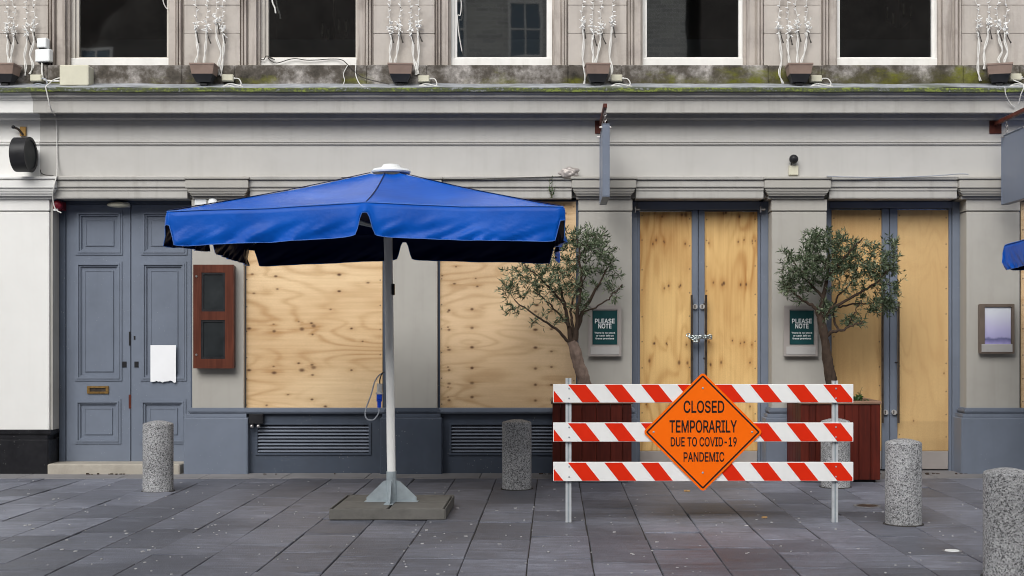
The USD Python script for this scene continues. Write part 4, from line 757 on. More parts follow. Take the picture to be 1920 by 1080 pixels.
poster_case(1470, 1533, 573, 668, 'grey metal case with green PLEASE NOTE poster behind the right olive tree', M['case'], M['poster_green'], (1481, 1526, 581, 646), True)
poster_case(1836, 1902, 570, 663, 'bronze metal case with faded purple poster on the rightmost pilaster', M['case_brown'], M['purple_print'], (1847, 1896, 576, 645), False)
# chain on the door handles
t = thing('padlock_chain', 'zinc chain looped round the bar handles of the boarded double door', 'chain', (0, 0, 0))
pts = curve([(X(1290, .17), .165, Z(628, .17)), (X(1296, .17), .14, Z(634, .17)), (X(1303, .17), .15, Z(634, .17)), (X(1312, .17), .15, Z(631, .17)), (X(1322, .17), .14, Z(631, .17)), (X(1331, .17), .165, Z(630, .17))], 12)
pts = np.vstack([pts, curve([(X(1331, .17), .17, Z(633, .17)), (X(1318, .17), .155, Z(634, .17)), (X(1306, .17), .145, Z(630, .17)), (X(1294, .17), .15, Z(632, .17)), (X(1302, .17), .14, Z(637, .17)), (X(1304, .17), .14, Z(641, .17))], 12)])
for j, p in enumerate(pts):
    m = trimesh.creation.torus(0.017, 0.0062, major_sections=12, minor_sections=6); m.apply_scale((1.35, 1, 1)); m.apply_transform(trimesh.transformations.euler_matrix(rng.uniform(0, 3), rng.uniform(-.5, .5), rng.uniform(-.5, .5))); m.apply_translation(p); MB().add(m).build('link', M['chrome'], t, smooth=True)
MB().box(X(1307, .15), X(1312, .15), .12, .15, Z(641, .15), Z(635, .15), 0.004).build('padlock', M['steel'], t)
# torn lead scrap and weed on the moulding
m = trimesh.creation.icosphere(3, 0.08); v = np.array(m.vertices); v *= (0.7 + 0.8 * meshkit.noise(v * 22, 5))[:, None]; m.vertices = v * (1.25, 0.6, 0.75); m.apply_translation((X(1068, -.1), -0.10, Z(325, -.1)))
MB().add(m).build('crumpled_sheet', M['case'], None, label='crumpled grey metal scrap on the moulding left of the central sign', cat='scrap')

# ------------------------------------------------------------------ umbrellas
def umbrella():
    t = thing('patio_umbrella', None, 'umbrella', group='blue square patio umbrellas')
    H = 1.545; zE, zTop = 2.635, 3.09; N = 56
    cx_ = UsdGeom.Xform.Define(stage, numbered(pp(t), 'canopy')); cx_.AddRotateXYZOp().Set(Gf.Vec3f(0, -0.75, 1.0)); cp = cx_.GetPrim()
    ps = np.linspace(-1, 1, N, endpoint=False); per = []
    for k in range(4):
        a = k * math.pi / 2
        for s in ps:
            x_, y_ = s, -1.0; per.append((x_ * math.cos(a) - y_ * math.sin(a), x_ * math.sin(a) + y_ * math.cos(a), s))
    per = np.array(per); n = len(per); T = np.linspace(0.085, 1, 22)
    V = []
    for tt in T:
        s = per[:, 2]; fr = 1 - np.abs(2 * np.abs(s) - 1); sag = -0.05 * np.sin(math.pi * fr / 2) * tt * (1.08 - tt) * 2 - 0.018 * fr * tt ** 4
        z = zE + (zTop - zE) * (1 - tt) + sag - 0.05 * np.abs(s) ** 3 * tt ** 2 - 0.03 * math.sin(math.pi * tt)
        z += 0.010 * (meshkit.noise(np.c_[per[:, 0] * tt * 3, per[:, 1] * tt * 3, np.zeros(n)], 4) - 0.5)
        bulge = 1 - 0.025 * np.sin(math.pi * fr / 2) * tt
        V.append(np.c_[per[:, 0] * H * tt * bulge, per[:, 1] * H * tt * bulge, z])
    def grid(rows):
        Vv = np.vstack(rows); F = []
        for i in range(len(rows) - 1):
            for j in range(n):
                p, q = i * n + j, i * n + (j + 1) % n; F += [(p, p + n, q + n), (p, q + n, q)]
        return trimesh.Trimesh(Vv, F, process=False)
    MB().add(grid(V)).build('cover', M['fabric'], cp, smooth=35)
    # valance: eight flaps with notches between them
    s = per[:, 2]; edge = V[-1]
    def drop(s):
        d = 0.268 * np.ones_like(s); w = H * np.abs(s); wc = H * (1 - np.abs(s))
        d -= 0.165 * np.exp(-(w / 0.055) ** 4) + 0.022 * np.exp(-(w / 0.11) ** 2)
        d -= 0.165 * np.exp(-(wc / 0.042) ** 4) + 0.02 * np.exp(-(wc / 0.1) ** 2)
        return d
    # finer perimeter for the flaps
    fs, fn = [], 160
    E = []; NRM = []; S = []
    for k in range(4):
        a = k * math.pi / 2; ss = np.linspace(-1, 1, fn, endpoint=False)
        seg = np.vstack([edge[k * N:(k + 1) * N], edge[((k + 1) * N) % n][None]]); base = np.linspace(-1, 1, N + 1)
        E.append(np.c_[[np.interp(ss, base, seg[:, c]) for c in range(3)]].T); S.append(ss); nx, ny = 0.0, -1.0; NRM.append(np.tile((nx * math.cos(a) - ny * math.sin(a), nx * math.sin(a) + ny * math.cos(a), 0), (fn, 1)))
    E, NRM, S = np.vstack(E), np.vstack(NRM), np.concatenate(S); n2 = len(S); D = drop(S); rows = []
    for q in np.linspace(0, 1, 14):
        dz = D * q
        along = (E @ np.array([1.0, 0.37, 0])) + (E @ np.array([0.2, 1.0, 0]))
        wr = meshkit.fbm(np.c_[along * 4.5 + dz * 9, along * 0.3, dz * 5], 3, 8) - 0.5; big = meshkit.noise(np.c_[along * 1.7, dz * 2, along * 0], 12) - 0.5
        wr2 = meshkit.noise(np.c_[along * 13 + dz * 26, along * 0, dz * 12], 9) - 0.5
        ruck = np.exp(-((1 - q) / 0.55) ** 2)
        out = 0.012 + 0.018 * math.sin(math.pi * q * 0.6) + wr * 0.10 * ruck * q + wr2 * 0.034 * ruck * q + big * 0.05 * q
        rows.append(E + NRM * out[:, None] * (1 if q > 0 else 0.0) - np.c_[np.zeros((n2, 2)), dz + 0.02 * np.abs(S) ** 6 * q])
    n_keep = n; n = n2
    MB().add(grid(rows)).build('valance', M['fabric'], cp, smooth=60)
    top, bot = rows[0] + NRM * 0.006, rows[-1]
    cl = lambda a: np.vstack([a, a[:2]])
    MB().tube(cl(top + [0, 0, 0.002]), 0.005, 5).build('edge_piping', M['seam'], cp, smooth=True); MB().tube(cl(bot + NRM * 0.001), 0.0032, 5).build('hem', M['seam'], cp, smooth=True)
    for k in range(8):                                        # seams on top and ribs below
        a = k * math.pi / 4; L = H * (math.sqrt(2) if k % 2 else 1.0)
        d = np.array((math.cos(a - math.pi / 2), math.sin(a - math.pi / 2), 0)); ze = zE - (0.055 if k % 2 else 0.0)
        MB().tube(np.array([d * L * q + np.array((0, 0, zE + (zTop - zE) * (1 - q) - 0.05 * (k % 2) * q * q - 0.03 * math.sin(math.pi * q) + 0.006)) for q in np.linspace(0.085, 1, 16)]), 0.0042, 5).build('top_seam', M['fabric'], cp, smooth=True)
        MB().tube([d * 0.06 + np.array((0, 0, zTop - 0.07)), d * L * 0.5 + np.array((0, 0, (zE + zTop) / 2 - 0.09)), d * (L - 0.03) + np.array((0, 0, ze - 0.03))], 0.012, 6).build('rib', M['galv'], cp)
        MB().tube([d * 0.07 + np.array((0, 0, 2.56)), d * L * 0.48 + np.array((0, 0, (zE + zTop) / 2 - 0.10))], 0.010, 6).build('strut', M['galv'], cp)
    MB().lathe([(0, 0.075), (0.07, 0.072), (0.09, 0.045), (0.16, 0.03), (0.178, 0.01), (0.17, -0.004), (0, -0.004)], (0, 0, zTop - 0.028), 40).build('cap', M['white'], t, smooth=35)
    MB().cyl((-0.026, 0, 2.50), (-0.028, 0, 2.62), 0.06, 20).build('hub', M['black'], t)
    MB().cyl((0.003, 0, 0.36), (-0.034, 0, 2.98), 0.0385, 28).build('pole', M['pole'], t, smooth=40)
    MB().box(0.005, 0.032, -0.03, 0.03, 1.96, 2.06, 0.004).build('pole_clip', M['black'], t)
    MB().cyl((0.006, 0, 0.10), (0.003, 0, 0.372), 0.0455, 28).build('sleeve', M['galv'], t, smooth=40)
    for k in range(4):
        a = k * math.pi / 2 + 0.05; c_, s_ = math.cos(a), math.sin(a); m = trimesh.creation.extrude_polygon(Polygon([(0.043, 0.0), (0.225, 0.0), (0.225, 0.03), (0.075, 0.175), (0.043, 0.185)]), 0.008, engine='earcut')
        v = np.array(m.vertices); w = v[:, 2] - 0.004; MB().add(trimesh.Trimesh(np.c_[0.005 + v[:, 0] * c_ - w * s_, v[:, 0] * s_ + w * c_, v[:, 1] + 0.106], m.faces, process=False)).build('gusset', M['galv'], t)
    MB().box(0.005 - 0.24, 0.005 + 0.24, -0.04, 0.04, 0.0985, 0.105).box(0.005 - 0.04, 0.005 + 0.04, -0.24, 0.24, 0.0975, 0.1035).build('foot_plate', M['galv'], t)
    bs = 0.495
    for sx in (-1, 1):
        for sy in (-1, 1):
            MB().box(0.03 + sx * 0.010, 0.03 + sx * (bs - 0.018), sy * 0.010, sy * (bs - 0.018), 0.03, 0.097, 0.006).build('base_slab', M['concrete'], t)
    MB().box(0.03 - bs, 0.03 + bs, -bs, bs, 0.012, 0.0295, 0.003).build('base_tray', M['black'], t)
    b = MB(); 
    for (xa, xb, ya, yb) in ((-bs, bs, -bs - 0.008, -bs), (-bs, bs, bs, bs + 0.008), (-bs - 0.008, -bs, -bs, bs), (bs, bs + 0.008, -bs, bs)): b.box(0.03 + xa, 0.03 + xb, ya, yb, 0.006, 0.098, 0.002)
    b.build('base_frame', M['concrete'], t)
    for sx in (-1, 1):
        for sy in (-1, 1): MB().box(0.03 + sx * 0.4 - 0.04, 0.03 + sx * 0.4 + 0.04, sy * 0.4 - 0.04, sy * 0.4 + 0.04, 0.0, 0.0118).build('foot_pad', M['rubber'], t)
    return t
UY = -3.30
um = umbrella()
um.GetAttribute('xformOp:translate').Set(Gf.Vec3d(-1.475, UY, 0)); setd(um, 'blue square patio umbrella open on a concrete base, in the middle left')
dup(um, (6.28, -2.66, 0), (0, 0, -7), label='corner of a second blue umbrella at the right edge of the photo')
# power plug hanging beside the pole
t = thing('power_plug', 'blue and grey cable connector hanging beside the white umbrella pole', 'plug', (X(712, UY), UY - 0.02, Z(740, UY)))
MB().cyl((0, 0, 0.02), (0.003, 0, 0.10), 0.024, 16).box(-0.03, 0.03, -0.028, 0.028, 0.005, 0.02, 0.003).build('socket', M['case_pale'], t)
MB().cyl((0, 0, 0.004), (-0.002, 0, -0.06), 0.025, 16).box(-0.018, 0.018, -0.034, -0.02, -0.04, -0.005, 0.003).build('plug_body', M['blue_plug'], t); MB().cyl((-0.002, 0, -0.0605), (-0.002, 0, -0.115), 0.018, 14).build('cable_grip', M['blue_plug'], t)
MB().tube(curve([(-0.002, 0, -0.115), (-0.01, 0, -0.17), (-0.055, 0, -0.225), (-0.115, 0, -0.215), (-0.125, 0, -0.14), (-0.075, 0, 0.0), (-0.045, 0, 0.11), (-0.01, 0.02, 0.17), (0.035, 0.03, 0.20)], 50), 0.006, 6).build('cable', M['cable_grey'], t, smooth=True)
MB().tube(curve([(0.003, 0, 0.10), (0.004, 0, 0.14), (0.02, 0.02, 0.19), (0.04, 0.03, 0.20)], 12), 0.006, 6).build('cable', M['cable_dark'], t, smooth=True)

# ------------------------------------------------------------------ planters and olive trees
PW, PY0, PY1, PZ = 0.86, -0.93, -0.09, 0.885
def planter():
    t = thing('wooden_planter', None, 'planter', group='dark red wooden planters')
    bw = [0.09, 0.075, 0.155, 0.155, 0.155, 0.13, 0.10]; x = 0.0
    for w in bw:
        MB().box(x + 0.002, x + w - 0.002, rng.normal(0, 0.0015), 0.025, 0.03, PZ - 0.035, 0.004).build('board', M['planter_wood'], t); x += w
    for sx in (0.0, PW):
        for k in range(5):
            y0 = 0.027 + k * 0.1575; MB().box(sx + (0.001 if sx == 0 else -0.024), sx + (0.024 if sx == 0 else -0.001), y0, y0 + 0.154, 0.03, PZ - 0.035, 0.004).build('board', M['planter_wood'], t)
    MB().box(0, PW, 0.815, 0.84, 0.03, PZ - 0.035, 0.003).build('back_panel', M['planter_wood'], t)
    for (a, b, c, d) in ((-0.015, PW + 0.015, -0.02, 0.05), (-0.015, PW + 0.015, 0.79, 0.855), (-0.015, 0.05, 0.0505, 0.7895), (PW - 0.05, PW + 0.015, 0.0505, 0.7895)): MB().box(a, b, c, d, PZ - 0.0345, PZ, 0.006).build('rim_board', M['planter_rim'], t)
    MB().box(0.03, PW - 0.03, 0.03, 0.81, 0.1, PZ - 0.08).build('soil', M['soil'], t)
    MB().box(0.04, PW - 0.04, 0.04, 0.80, 0.0, 0.0295).build('plinth', M['rubber'], t)
    return t
pl = planter(); pl.GetAttribute('xformOp:translate').Set(Gf.Vec3d(-0.025, PY0, 0)); setd(pl, 'dark red board planter with a worn rim, behind the left end of the barrier')
dup(pl, (2.665, PY0, 0), label='dark red board planter under the right olive tree, behind the right end of the barrier')

YT = -0.5
def olive(label, trunk, limbs, blobs, nleaf, seed, pale, twig_step=0.055):
    r = np.random.default_rng(seed); t = thing('olive_tree', label, 'tree')
    p3 = lambda q, dy=0.0: np.array((X(q[0], YT), YT + dy, Z(q[1], YT)))
    tr = curve([p3(q) for q in trunk], 60); k = len(tr)
    rad = np.linspace(trunk[0][2], trunk[-1][2], k)
    m = MB().tube(tr, rad, 30).mesh(); v = np.array(m.vertices)
    cen = tr[np.argmin(((v[:, None] - tr[None]) ** 2).sum(-1), 1)]; f = 1 + 0.95 * (meshkit.fbm(np.c_[v[:, 0] * 34, v[:, 1] * 34, v[:, 2] * 6], 3, seed) - 0.5); m.vertices = cen + (v - cen) * f[:, None]
    MB().add(m).build('trunk', M['bark_pale' if pale else 'bark'], t, smooth=40)
    nodes, nrad = [], []; lm = MB()
    for (pts, r0, dy) in limbs:
        c = curve([p3(q, dy * (i / max(1, len(pts) - 1)) ** 0.8) for i, q in enumerate(pts)], 22)
        c[2:] += r.normal(0, 0.006, c[2:].shape); lm.tube(c, np.linspace(r0, 0.006, len(c)), 8); nodes += list(c[3:])
    lm.build('limbs', M['bark'], t, smooth=50)
    att = []
    for (bx, by, rx, rz, w) in blobs:
        for _ in range(int(w)):
            d = r.normal(0, 1, 3); d /= np.linalg.norm(d); d *= r.uniform(0.15, 1) ** 0.5
            att.append((X(bx + d[0] * rx, YT), YT + d[1] * 0.36 * min(1, (rx + rz) / 110), Z(by + d[2] * rz, YT)))
    att = np.array(att); N = np.array(nodes); order = np.argsort([np.min(((N - a) ** 2).sum(1)) for a in att]); tw = MB(); LV = []; LF = []; cnt = 0
    npt = [tuple(q) for q in nodes]
    tips = []
    for ai in order:
        a = att[ai]; arr = np.array(npt); d = ((arr - a) ** 2).sum(1); j = int(np.argmin(d)); s = arr[j]; L = math.sqrt(d[j])
        if L < 0.02: continue
        n = max(2, int(L / twig_step) + 1); mid = (s + a) / 2 + r.normal(0, 0.12 * L, 3) + np.array((0, 0, -0.06 * L))
        q = np.linspace(0, 1, n + 1)[:, None]; c = (1 - q) ** 2 * s + 2 * q * (1 - q) * mid + q ** 2 * a
        tw.tube(c, np.linspace(min(0.008, 0.0028 + 0.006 * L), 0.0018, n + 1), 4); npt += [tuple(z) for z in c[1:]]; tips.append(c)
    tw.build('twigs', M['bark'], t, kind='stuff')
    per = nleaf / max(1, sum(len(c) for c in tips))
    for c in tips:
        tang = np.gradient(c, axis=0); tang /= np.maximum(np.linalg.norm(tang, axis=1, keepdims=True), 1e-9)
        for i in range(len(c)):
            for _ in range(r.poisson(per * (0.5 + i / len(c)))):
                o = c[i] + tang[i] * r.uniform(-0.5, 0.5) * twig_step; d = tang[i] * 0.9 + r.normal(0, 0.75, 3) + np.array((0, 0, 0.25)); d /= np.linalg.norm(d)
                L = r.uniform(0.04, 0.078); w = r.uniform(0.005, 0.0088); sd = np.cross(d, r.normal(0, 1, 3)); sd /= np.linalg.norm(sd); nn = np.cross(d, sd)
                o = o + d * 0.006
                LV += [o, o + d * L * 0.45 + sd * w + nn * 0.003, o + d * L - nn * 0.004, o + d * L * 0.45 - sd * w + nn * 0.003]
                LF += [(cnt, cnt + 1, cnt + 2), (cnt, cnt + 2, cnt + 3)]; cnt += 4
    cr = MB().add(trimesh.Trimesh(np.array(LV), np.array(LF), process=False)).build('crown', M['leaf'], t, kind='stuff')
    UsdGeom.PrimvarsAPI(cr).CreatePrimvar('shade', Sdf.ValueTypeNames.FloatArray, 'vertex').Set(Vt.FloatArray.FromNumpy(np.repeat(r.beta(1.3, 1.5, cnt // 4), 4).astype(np.float32)))
olive('olive tree with a pale leaning trunk and open crown, in the left planter', [(1102, 752, .074), (1096, 720, .070), (1088, 690, .066), (1079, 660, .064), (1072, 640, .056)],
      [([(1072, 645), (1058, 633), (1043, 616), (1025, 604), (1007, 593), (985, 577), (965, 563)], .020, -.12), ([(1073, 645), (1066, 612), (1060, 575), (1052, 540), (1043, 500)], .030, .1), ([(1076, 645), (1081, 618), (1092, 585), (1108, 558), (1125, 530), (1140, 500)], .034, .02),
       ([(1081, 618), (1085, 575), (1090, 530), (1086, 480), (1082, 450)], .024, -.18), ([(1060, 575), (1035, 545), (1010, 520), (985, 500)], .014, -.2), ([(1095, 585), (1125, 572), (1150, 552), (1165, 535)], .010, -.1), ([(1066, 612), (1050, 590), (1020, 560), (1000, 545)], .014, .2), ([(1079, 640), (1072, 600), (1075, 560), (1110, 500)], .02, .2)],
      [(1000, 525, 62, 48, 70), (1050, 500, 60, 65, 95), (1105, 482, 55, 60, 120), (1085, 448, 48, 26, 42), (955, 530, 34, 34, 30), (1148, 530, 26, 46, 20), (965, 580, 26, 12, 9), (950, 577, 10, 9, 5), (1070, 560, 50, 50, 45), (1125, 455, 30, 30, 25), (1020, 600, 25, 20, 8)], 5600, 5, True)
olive('olive tree with a dark trunk and dense grey green crown, in the right planter', [(1563, 752, .066), (1559, 720, .064), (1552, 680, .058), (1548, 650, .05), (1544, 622, .045), (1538, 595, .038)],
      [([(1546, 632), (1556, 624), (1572, 620), (1590, 612), (1612, 604)], .026, -.15), ([(1539, 600), (1525, 575), (1508, 565), (1490, 552), (1472, 535)], .024, -.05), ([(1538, 598), (1545, 560), (1552, 520), (1556, 480), (1548, 450)], .032, .08), ([(1541, 605), (1558, 580), (1600, 555), (1640, 530), (1668, 500)], .022, -.1),
       ([(1572, 620), (1565, 590), (1572, 560), (1600, 530), (1615, 500)], .015, .15), ([(1545, 560), (1520, 530), (1500, 505), (1490, 480)], .018, .18), ([(1558, 580), (1600, 570), (1640, 568), (1668, 560)], .012, .15), ([(1552, 520), (1575, 490), (1595, 465), (1610, 450)], .016, -.2), ([(1590, 612), (1600, 590), (1615, 565)], .008, 0.0)],
      [(1505, 505, 48, 50, 120), (1552, 478, 58, 44, 140), (1618, 488, 55, 46, 120), (1664, 530, 28, 62, 95), (1592, 520, 62, 40, 80), (1545, 448, 52, 22, 50), (1602, 605, 26, 12, 24), (1490, 535, 30, 34, 60), (1645, 570, 38, 20, 40), (1550, 585, 18, 22, 24), (1670, 470, 18, 25, 20)], 9600, 9, False)
def bush(label, name, cx, cz, Y, rx, rz, n, seed, leafL=0.035):
    r = np.random.default_rng(seed); t = thing(name, label, 'plant'); LV = []; LF = []; st = MB(); c = 0
    for _ in range(n):
        tip = np.array((X(cx + r.normal(0, rx * .5), Y), Y + r.normal(0, rx * .5 / 170), Z(cz + abs(r.normal(0, rz * .5)) * -1 + rz * .4, Y))); base = np.array((X(cx + r.normal(0, rx * .25), Y), Y, Z(cz + rz, Y)))
        mid = (tip + base) / 2 + r.normal(0, 0.012, 3); st.tube(curve([base, mid, tip], 8), 0.0022, 4)
        for q in np.linspace(0.3, 1, 7):
            o = base * (1 - q) ** 2 + 2 * q * (1 - q) * mid + tip * q * q; d = r.normal(0, 1, 3); d[2] += 0.3; d /= np.linalg.norm(d); s = np.cross(d, r.normal(0, 1, 3)); s /= np.linalg.norm(s); L = leafL * r.uniform(.7, 1.2)
            LV += [o, o + d * L * .5 + s * L * .28, o + d * L, o + d * L * .5 - s * L * .28]; LF += [(c, c + 1, c + 2), (c, c + 2, c + 3)]; c += 4
    st.build('stems', M['leaf_stem'], t, kind='stuff'); MB().add(trimesh.Trimesh(np.array(LV), np.array(LF), process=False)).build('leaves', M['leaf_green'], t, kind='stuff')
M['leaf_stem'] = paint('green_stem', (0.06, 0.07, 0.02), 0.7, 0.2, 10)
M['leaf_green'] = mat('green_leaf', {'g': ('geometry', {}), 'r': ('rgb_ramp', {'ramp': [(0, (0.02, 0.06, 0.012)), (1, (0.09, 0.17, 0.035))]}), 'p': ('principled_bsdf', {'roughness': 0.4})}, [('g.random_per_island', 'r.fac'), ('r.color', 'p.base_color')], surface='p.BSDF')
bush('small green plant in the right planter beside the barrier end', 'small_plant', 1606, 745, -0.75, 14, 14, 34, 3)
bush('thin weed growing on the moulding left of the central hanging sign', 'weed', 1034, 345, -0.12, 8, 26, 6, 4, 0.025)

# ------------------------------------------------------------------ bollards
BOL = [(296.5, 924, 'speckled granite bollard in front of the left blue door, leftmost'), (969, 919.5, 'speckled granite bollard before the right louvre, left of the barrier'), (1566.5, 916, 'speckled granite bollard half hidden behind the right post of the barrier'), (1694, 987, 'speckled granite bollard just right of the barrier'), (1888, 1090, 'large speckled granite bollard cut by the right edge, nearest the viewer')]
src = None
for k, (px, py, lab) in enumerate(BOL):
    d = FPX * EYE / (py - 628) + 0.14; loc = ((px - 1040) / FPX * d, d - CAM_D, 0.0)
    if src is None:
        src = thing('granite_bollard', lab, 'bollard', loc, group='granite bollards on the pavement')
        pr = [(0, -0.05), (0.152, -0.05), (0.152, 0.68)] + [(0.152 - 0.03 * (1 - math.cos(a)) , 0.68 + 0.022 * math.sin(a)) for a in np.linspace(0.2, math.pi / 2, 6)] + [(0.122 * q, 0.702 + 0.022 * (1 - q * q)) for q in np.linspace(0.9, 0, 8)]
        m = trimesh.creation.revolve(np.array(pr), sections=72); MB().add(m).build('shaft', M['granite'], src, smooth=45)
        MB().lathe([(0.1525, -0.02), (0.172, -0.02), (0.168, 0.0048), (0.1525, 0.007)], (0, 0, 0), 40).build('dirt_joint', M['joint'], src)  # dark ring painting in contact shade round the bollard foot
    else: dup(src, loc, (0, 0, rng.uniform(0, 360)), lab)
    # scale via small height differences is left out: the posts are alike

# ------------------------------------------------------------------ barrier and sign
YB = -3.94
t = thing('road_barrier', 'white barrier with three boards of red diagonal stripes on two steel posts', 'barrier', (0, YB, 0))
bx0, bx1 = X(1037, YB), X(1599, YB); s_ = sc(YB)
for px, top in ((1066, 709), (1566.5, 714)):
    o = node('post', t); xx = X(px, YB); zt_ = Z(top, YB); h = 0.0225
    MB().plate(sbox(xx - h, 0.0, xx + h, zt_), 0.012, 0.0145).build('post_web', M['galv'], o)
    b = MB()
    for sx in (-1, 1): b.box(xx + sx * h - 0.002, xx + sx * h + 0.002, -0.004 + 0.0135, 0.045, 0.0, zt_)
    for sx in (-1, 1): b.box(xx + sx * (h - 0.008) - 0.0075, xx + sx * (h - 0.008) + 0.0075, 0.006, 0.0115, 0.0, zt_)
    b.build('post_flange', M['post_steel'], o)
for k, (t0_, t1_) in enumerate(((720, 755), (792, 828), (866, 902))):
    o = node('board', t); z0, z1 = Z(t1_, YB), Z(t0_, YB)
    MB().box(bx0, bx1, -0.02, 0.004, z0, z1, 0.003).build('plank', M['white_tape'], o)
    clip = sbox(bx0 + 0.007, z0 + 0.005, bx1 - 0.008, z1 - 0.005)
    for j in range(-1, 9):
        a = 1064 + 68.2 * j; q = Polygon([(X(a, YB), z1), (X(a + 33, YB), z1), (X(a + 33 + 28.5, YB), z0), (X(a + 28.5, YB), z0)]).intersection(clip)
        if q.area > 1e-5: MB().plate(q, -0.0218, -0.0195).build('red_stripe', M['red_tape'], o)
    for px in (1067, 1566.5):
        for fz in (0.24, 0.76): MB().ball((X(px, YB), -0.0225, z0 + (z1 - z0) * fz), 0.0075, 1, (1, 0.5, 1)).build('bolt', M['galv'], o)
t = thing('diamond_sign', 'orange diamond sign reading CLOSED TEMPORARILY DUE TO COVID-19 PANDEMIC', 'sign', (0, YB, 0))
cx, cz, hd = X(1317, YB), Z(809.5, YB), 112 / s_
dia = affinity.rotate(sbox(cx - hd / math.sqrt(2), cz - hd / math.sqrt(2), cx + hd / math.sqrt(2), cz + hd / math.sqrt(2)), 45, origin=(cx, cz)).buffer(-0.03).buffer(0.03)
MB().plate(dia, -0.034, -0.029).build('sign_plate', M['orange'], t)
i1, i2 = dia.buffer(-0.017), dia.buffer(-0.017 - 0.014)
MB().plate(i1.difference(i2), -0.0352, -0.0341).build('sign_border', M['text_black'], t)
for s, a, c, pb, pt in (('CLOSED', 1281, 1357, 773, 751.5), ('TEMPORARILY', 1254.5, 1380.5, 810, 788), ('DUE TO COVID-19', 1257, 1380.5, 836, 819.5), ('PANDEMIC', 1281, 1357, 864.5, 847.5)):
    MB().text(s, X(a, YB), X(c, YB), Z(pb, YB), (pb - pt) / s_, -0.0342, True, 0.0012).build('lettering', M['text_black'], t)
for dx, dz in ((0, 82), (0, -76), (-92, 0), (92, 0)): MB().ball((cx + dx / s_, -0.0345, cz + dz / s_), 0.009, 1, (1, 0.45, 1)).build('bolt', M['galv'], t)
MB().box(cx - 0.02, cx + 0.02, -0.0288, -0.0215, cz - 0.45, cz + 0.43).build('sign_bracket', M['galv'], t)

# ------------------------------------------------------------------ litter, covers
def ground(px, py): d = FPX * EYE / (py - 628); return np.array(((px - 1040) / FPX * d, d - CAM_D))
def disc(b, c, r, z0, z1, n=12, sy=1.0, jag=0.15):
    a = np.arange(n) / n * 2 * np.pi; rr = r * (1 + jag * rng.normal(0, 1, n)); b.add(trimesh.creation.extrude_polygon(Polygon(np.c_[c[0] + rr * np.cos(a), c[1] + sy * rr * np.sin(a)]).buffer(0), z1 - z0, engine='earcut').apply_translation((0, 0, z0)))
b = MB()
for _ in range(330):
    px, py = rng.uniform(0, 1920), rng.uniform(899, 1078); c = ground(px, py); disc(b, c, rng.choice([0.007, 0.011, 0.017], p=[.6, .3, .1]) * 0.8, -0.001, 0.0052, 8, 1.0, 0.2)
b.build('gum_spots', M['litter'], None, label='pale trodden gum spots scattered over the dark slabs', cat='gum spots', kind='stuff')
c = ground(1626, 949); t = thing('stopcock_cover', 'small round metal cover set in the slabs left of the bollard', 'cover', (c[0], c[1], 0))
MB().lathe([(0, -0.01), (0.10, -0.01), (0.10, 0.006), (0.085, 0.007), (0.083, 0.004), (0, 0.004)], (0, 0, 0), 32).build('lid', M['bronze'], t); MB().lathe([(0.101, -0.01), (0.128, -0.01), (0.128, 0.0065), (0.101, 0.0065)], (0, 0, 0), 32).build('ring', M['kerb'], t)
c = ground(1785, 1034); t = thing('marker_plate', 'pale metal marker plate on the slabs left of the nearest bollard', 'plate', (c[0], c[1], 0))
MB().lathe([(0, 0.0), (0.058, 0.0), (0.054, 0.010), (0, 0.011)], (0, 0, 0), 8).build('plate', M['white'], t); MB().lathe([(0.0585, 0.0), (0.072, 0.0), (0.072, 0.007), (0.0585, 0.007)], (0, 0, 0), 24).build('rim', M['kerb'], t)
for px, py, lab in ((1432, 972, 'yellowish scrap lying on the slabs below the barrier'), (1288, 922, 'pale dry leaf on the slabs left of the diamond sign tip')):
    c = ground(px, py); b = MB(); disc(b, c, 0.024, 0.004, 0.018, 9, 0.9, 0.25); b.build('dry_leaf', M['leaf_litter'], None, label=lab, cat='leaf')
b = MB()
for _ in range(46):
    px = rng.choice([rng.uniform(170, 240), rng.uniform(990, 1060), rng.uniform(1700, 1800), rng.uniform(0, 1900)], p=[.25, .3, .2, .25]); c = np.array((X(px), -0.075 - abs(rng.normal(0, 0.03)))); 
    if px < 345: c[1] -= 0.05
    disc(b, c, rng.uniform(0.006, 0.02), 0.003, rng.uniform(0.008, 0.02), 6, 0.7, 0.35)
b.build('debris', M['bark'], None, label='dark leaf debris gathered along the foot of the shop front', cat='debris', kind='stuff')

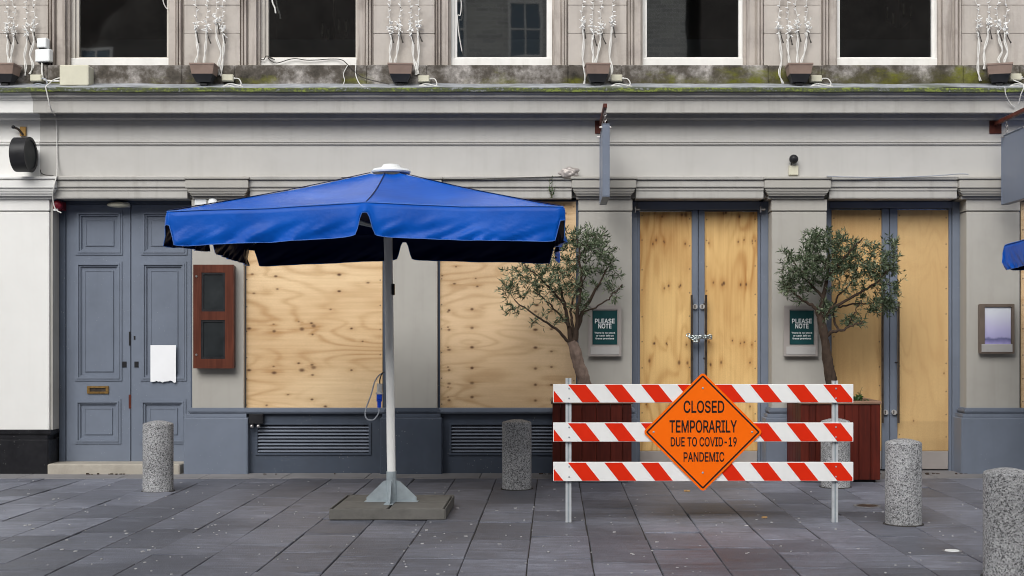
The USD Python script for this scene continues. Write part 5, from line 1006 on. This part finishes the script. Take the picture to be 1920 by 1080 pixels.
# ------------------------------------------------------------------ buildings across the street, seen mirrored in the upper windows
def far_building(name, label, x0, x1, h, wall, storeys, wx, Y=-29.0):
    t = thing(name, label, 'building'); MB().box(x0, x1, Y - 9, Y, -0.05, h).build('wall', wall, t); MB().box(x0 - 0.2, x1 + 0.2, Y - 9, Y + 0.3, h + 0.001, h + 0.5).build('parapet', M['stone_dark'], t)
    for z in storeys:
        MB().box(x0, x1, Y + 0.001, Y + 0.15, z - 0.45, z - 0.2).build('string_course', M['rust_stone'] if wall is M['brick'] else M['far_stone'], t)
        xx = x0 + 1.4
        while xx < x1 - 1.5:
            o = node('window', t); f = sbox(xx, z, xx + 1.2, z + 2.0); g = f.buffer(-0.09, join_style=2).difference(sbox(xx, z + 0.97, xx + 1.2, z + 1.03)).difference(sbox(xx + 0.57, z, xx + 0.63, z + 2))
            MB().plate(f.difference(g), Y + 0.002, Y + 0.07).build('frame', M['white_frame'], o); MB().plate(f.buffer(-0.02), Y + 0.0015, Y + 0.03).build('pane', M['far_pane'], o); xx += wx
far_building('brick_building', 'grey brick building with white windows mirrored in the middle upper windows', -5.6, 4.5, 15.5, M['brick'], (1.2, 4.6, 7.8, 11.0), 2.6)
far_building('stone_building', 'dark stone building mirrored in the left upper windows', -27, -6.2, 15.0, M['far_stone'], (1.2, 5.6, 9.4), 4.7)
far_building('corner_building', 'stone building mirrored in the rightmost upper window', 5.0, 27, 15.0, M['far_stone'], (1.2, 5.6, 8.6), 3.2)
# candle chandeliers inside the upper rooms
for k, (px, py, lab) in enumerate(((626, 60, 'candle chandelier inside the second upper window'), (1685, 30, 'candle chandelier inside the fifth upper window'))):
    Y = 0.95; t = thing('chandelier', lab, 'chandelier', (X(px, Y), Y, Z(py, Y)), group='candle chandeliers in the upper rooms')
    for j, (dx, dz) in enumerate(((-0.14, -0.02), (-0.07, -0.1), (0.06, 0.02), (0.15, 0.0))):
        MB().cyl((dx, 0, dz), (dx, 0, dz + 0.13), 0.010, 8).build('candle', M['cream'], t); MB().ball((dx, 0, dz - 0.03), 0.02, 1).build('candle_cup', M['bronze'], t)
    MB().tube(curve([(-0.14, 0, -0.05), (0, 0, -0.16), (0.15, 0, -0.05)], 10), 0.008, 6).tube([(0, 0, -0.16), (0, 0, 1.4)], 0.008, 6).build('frame', M['bronze'], t)
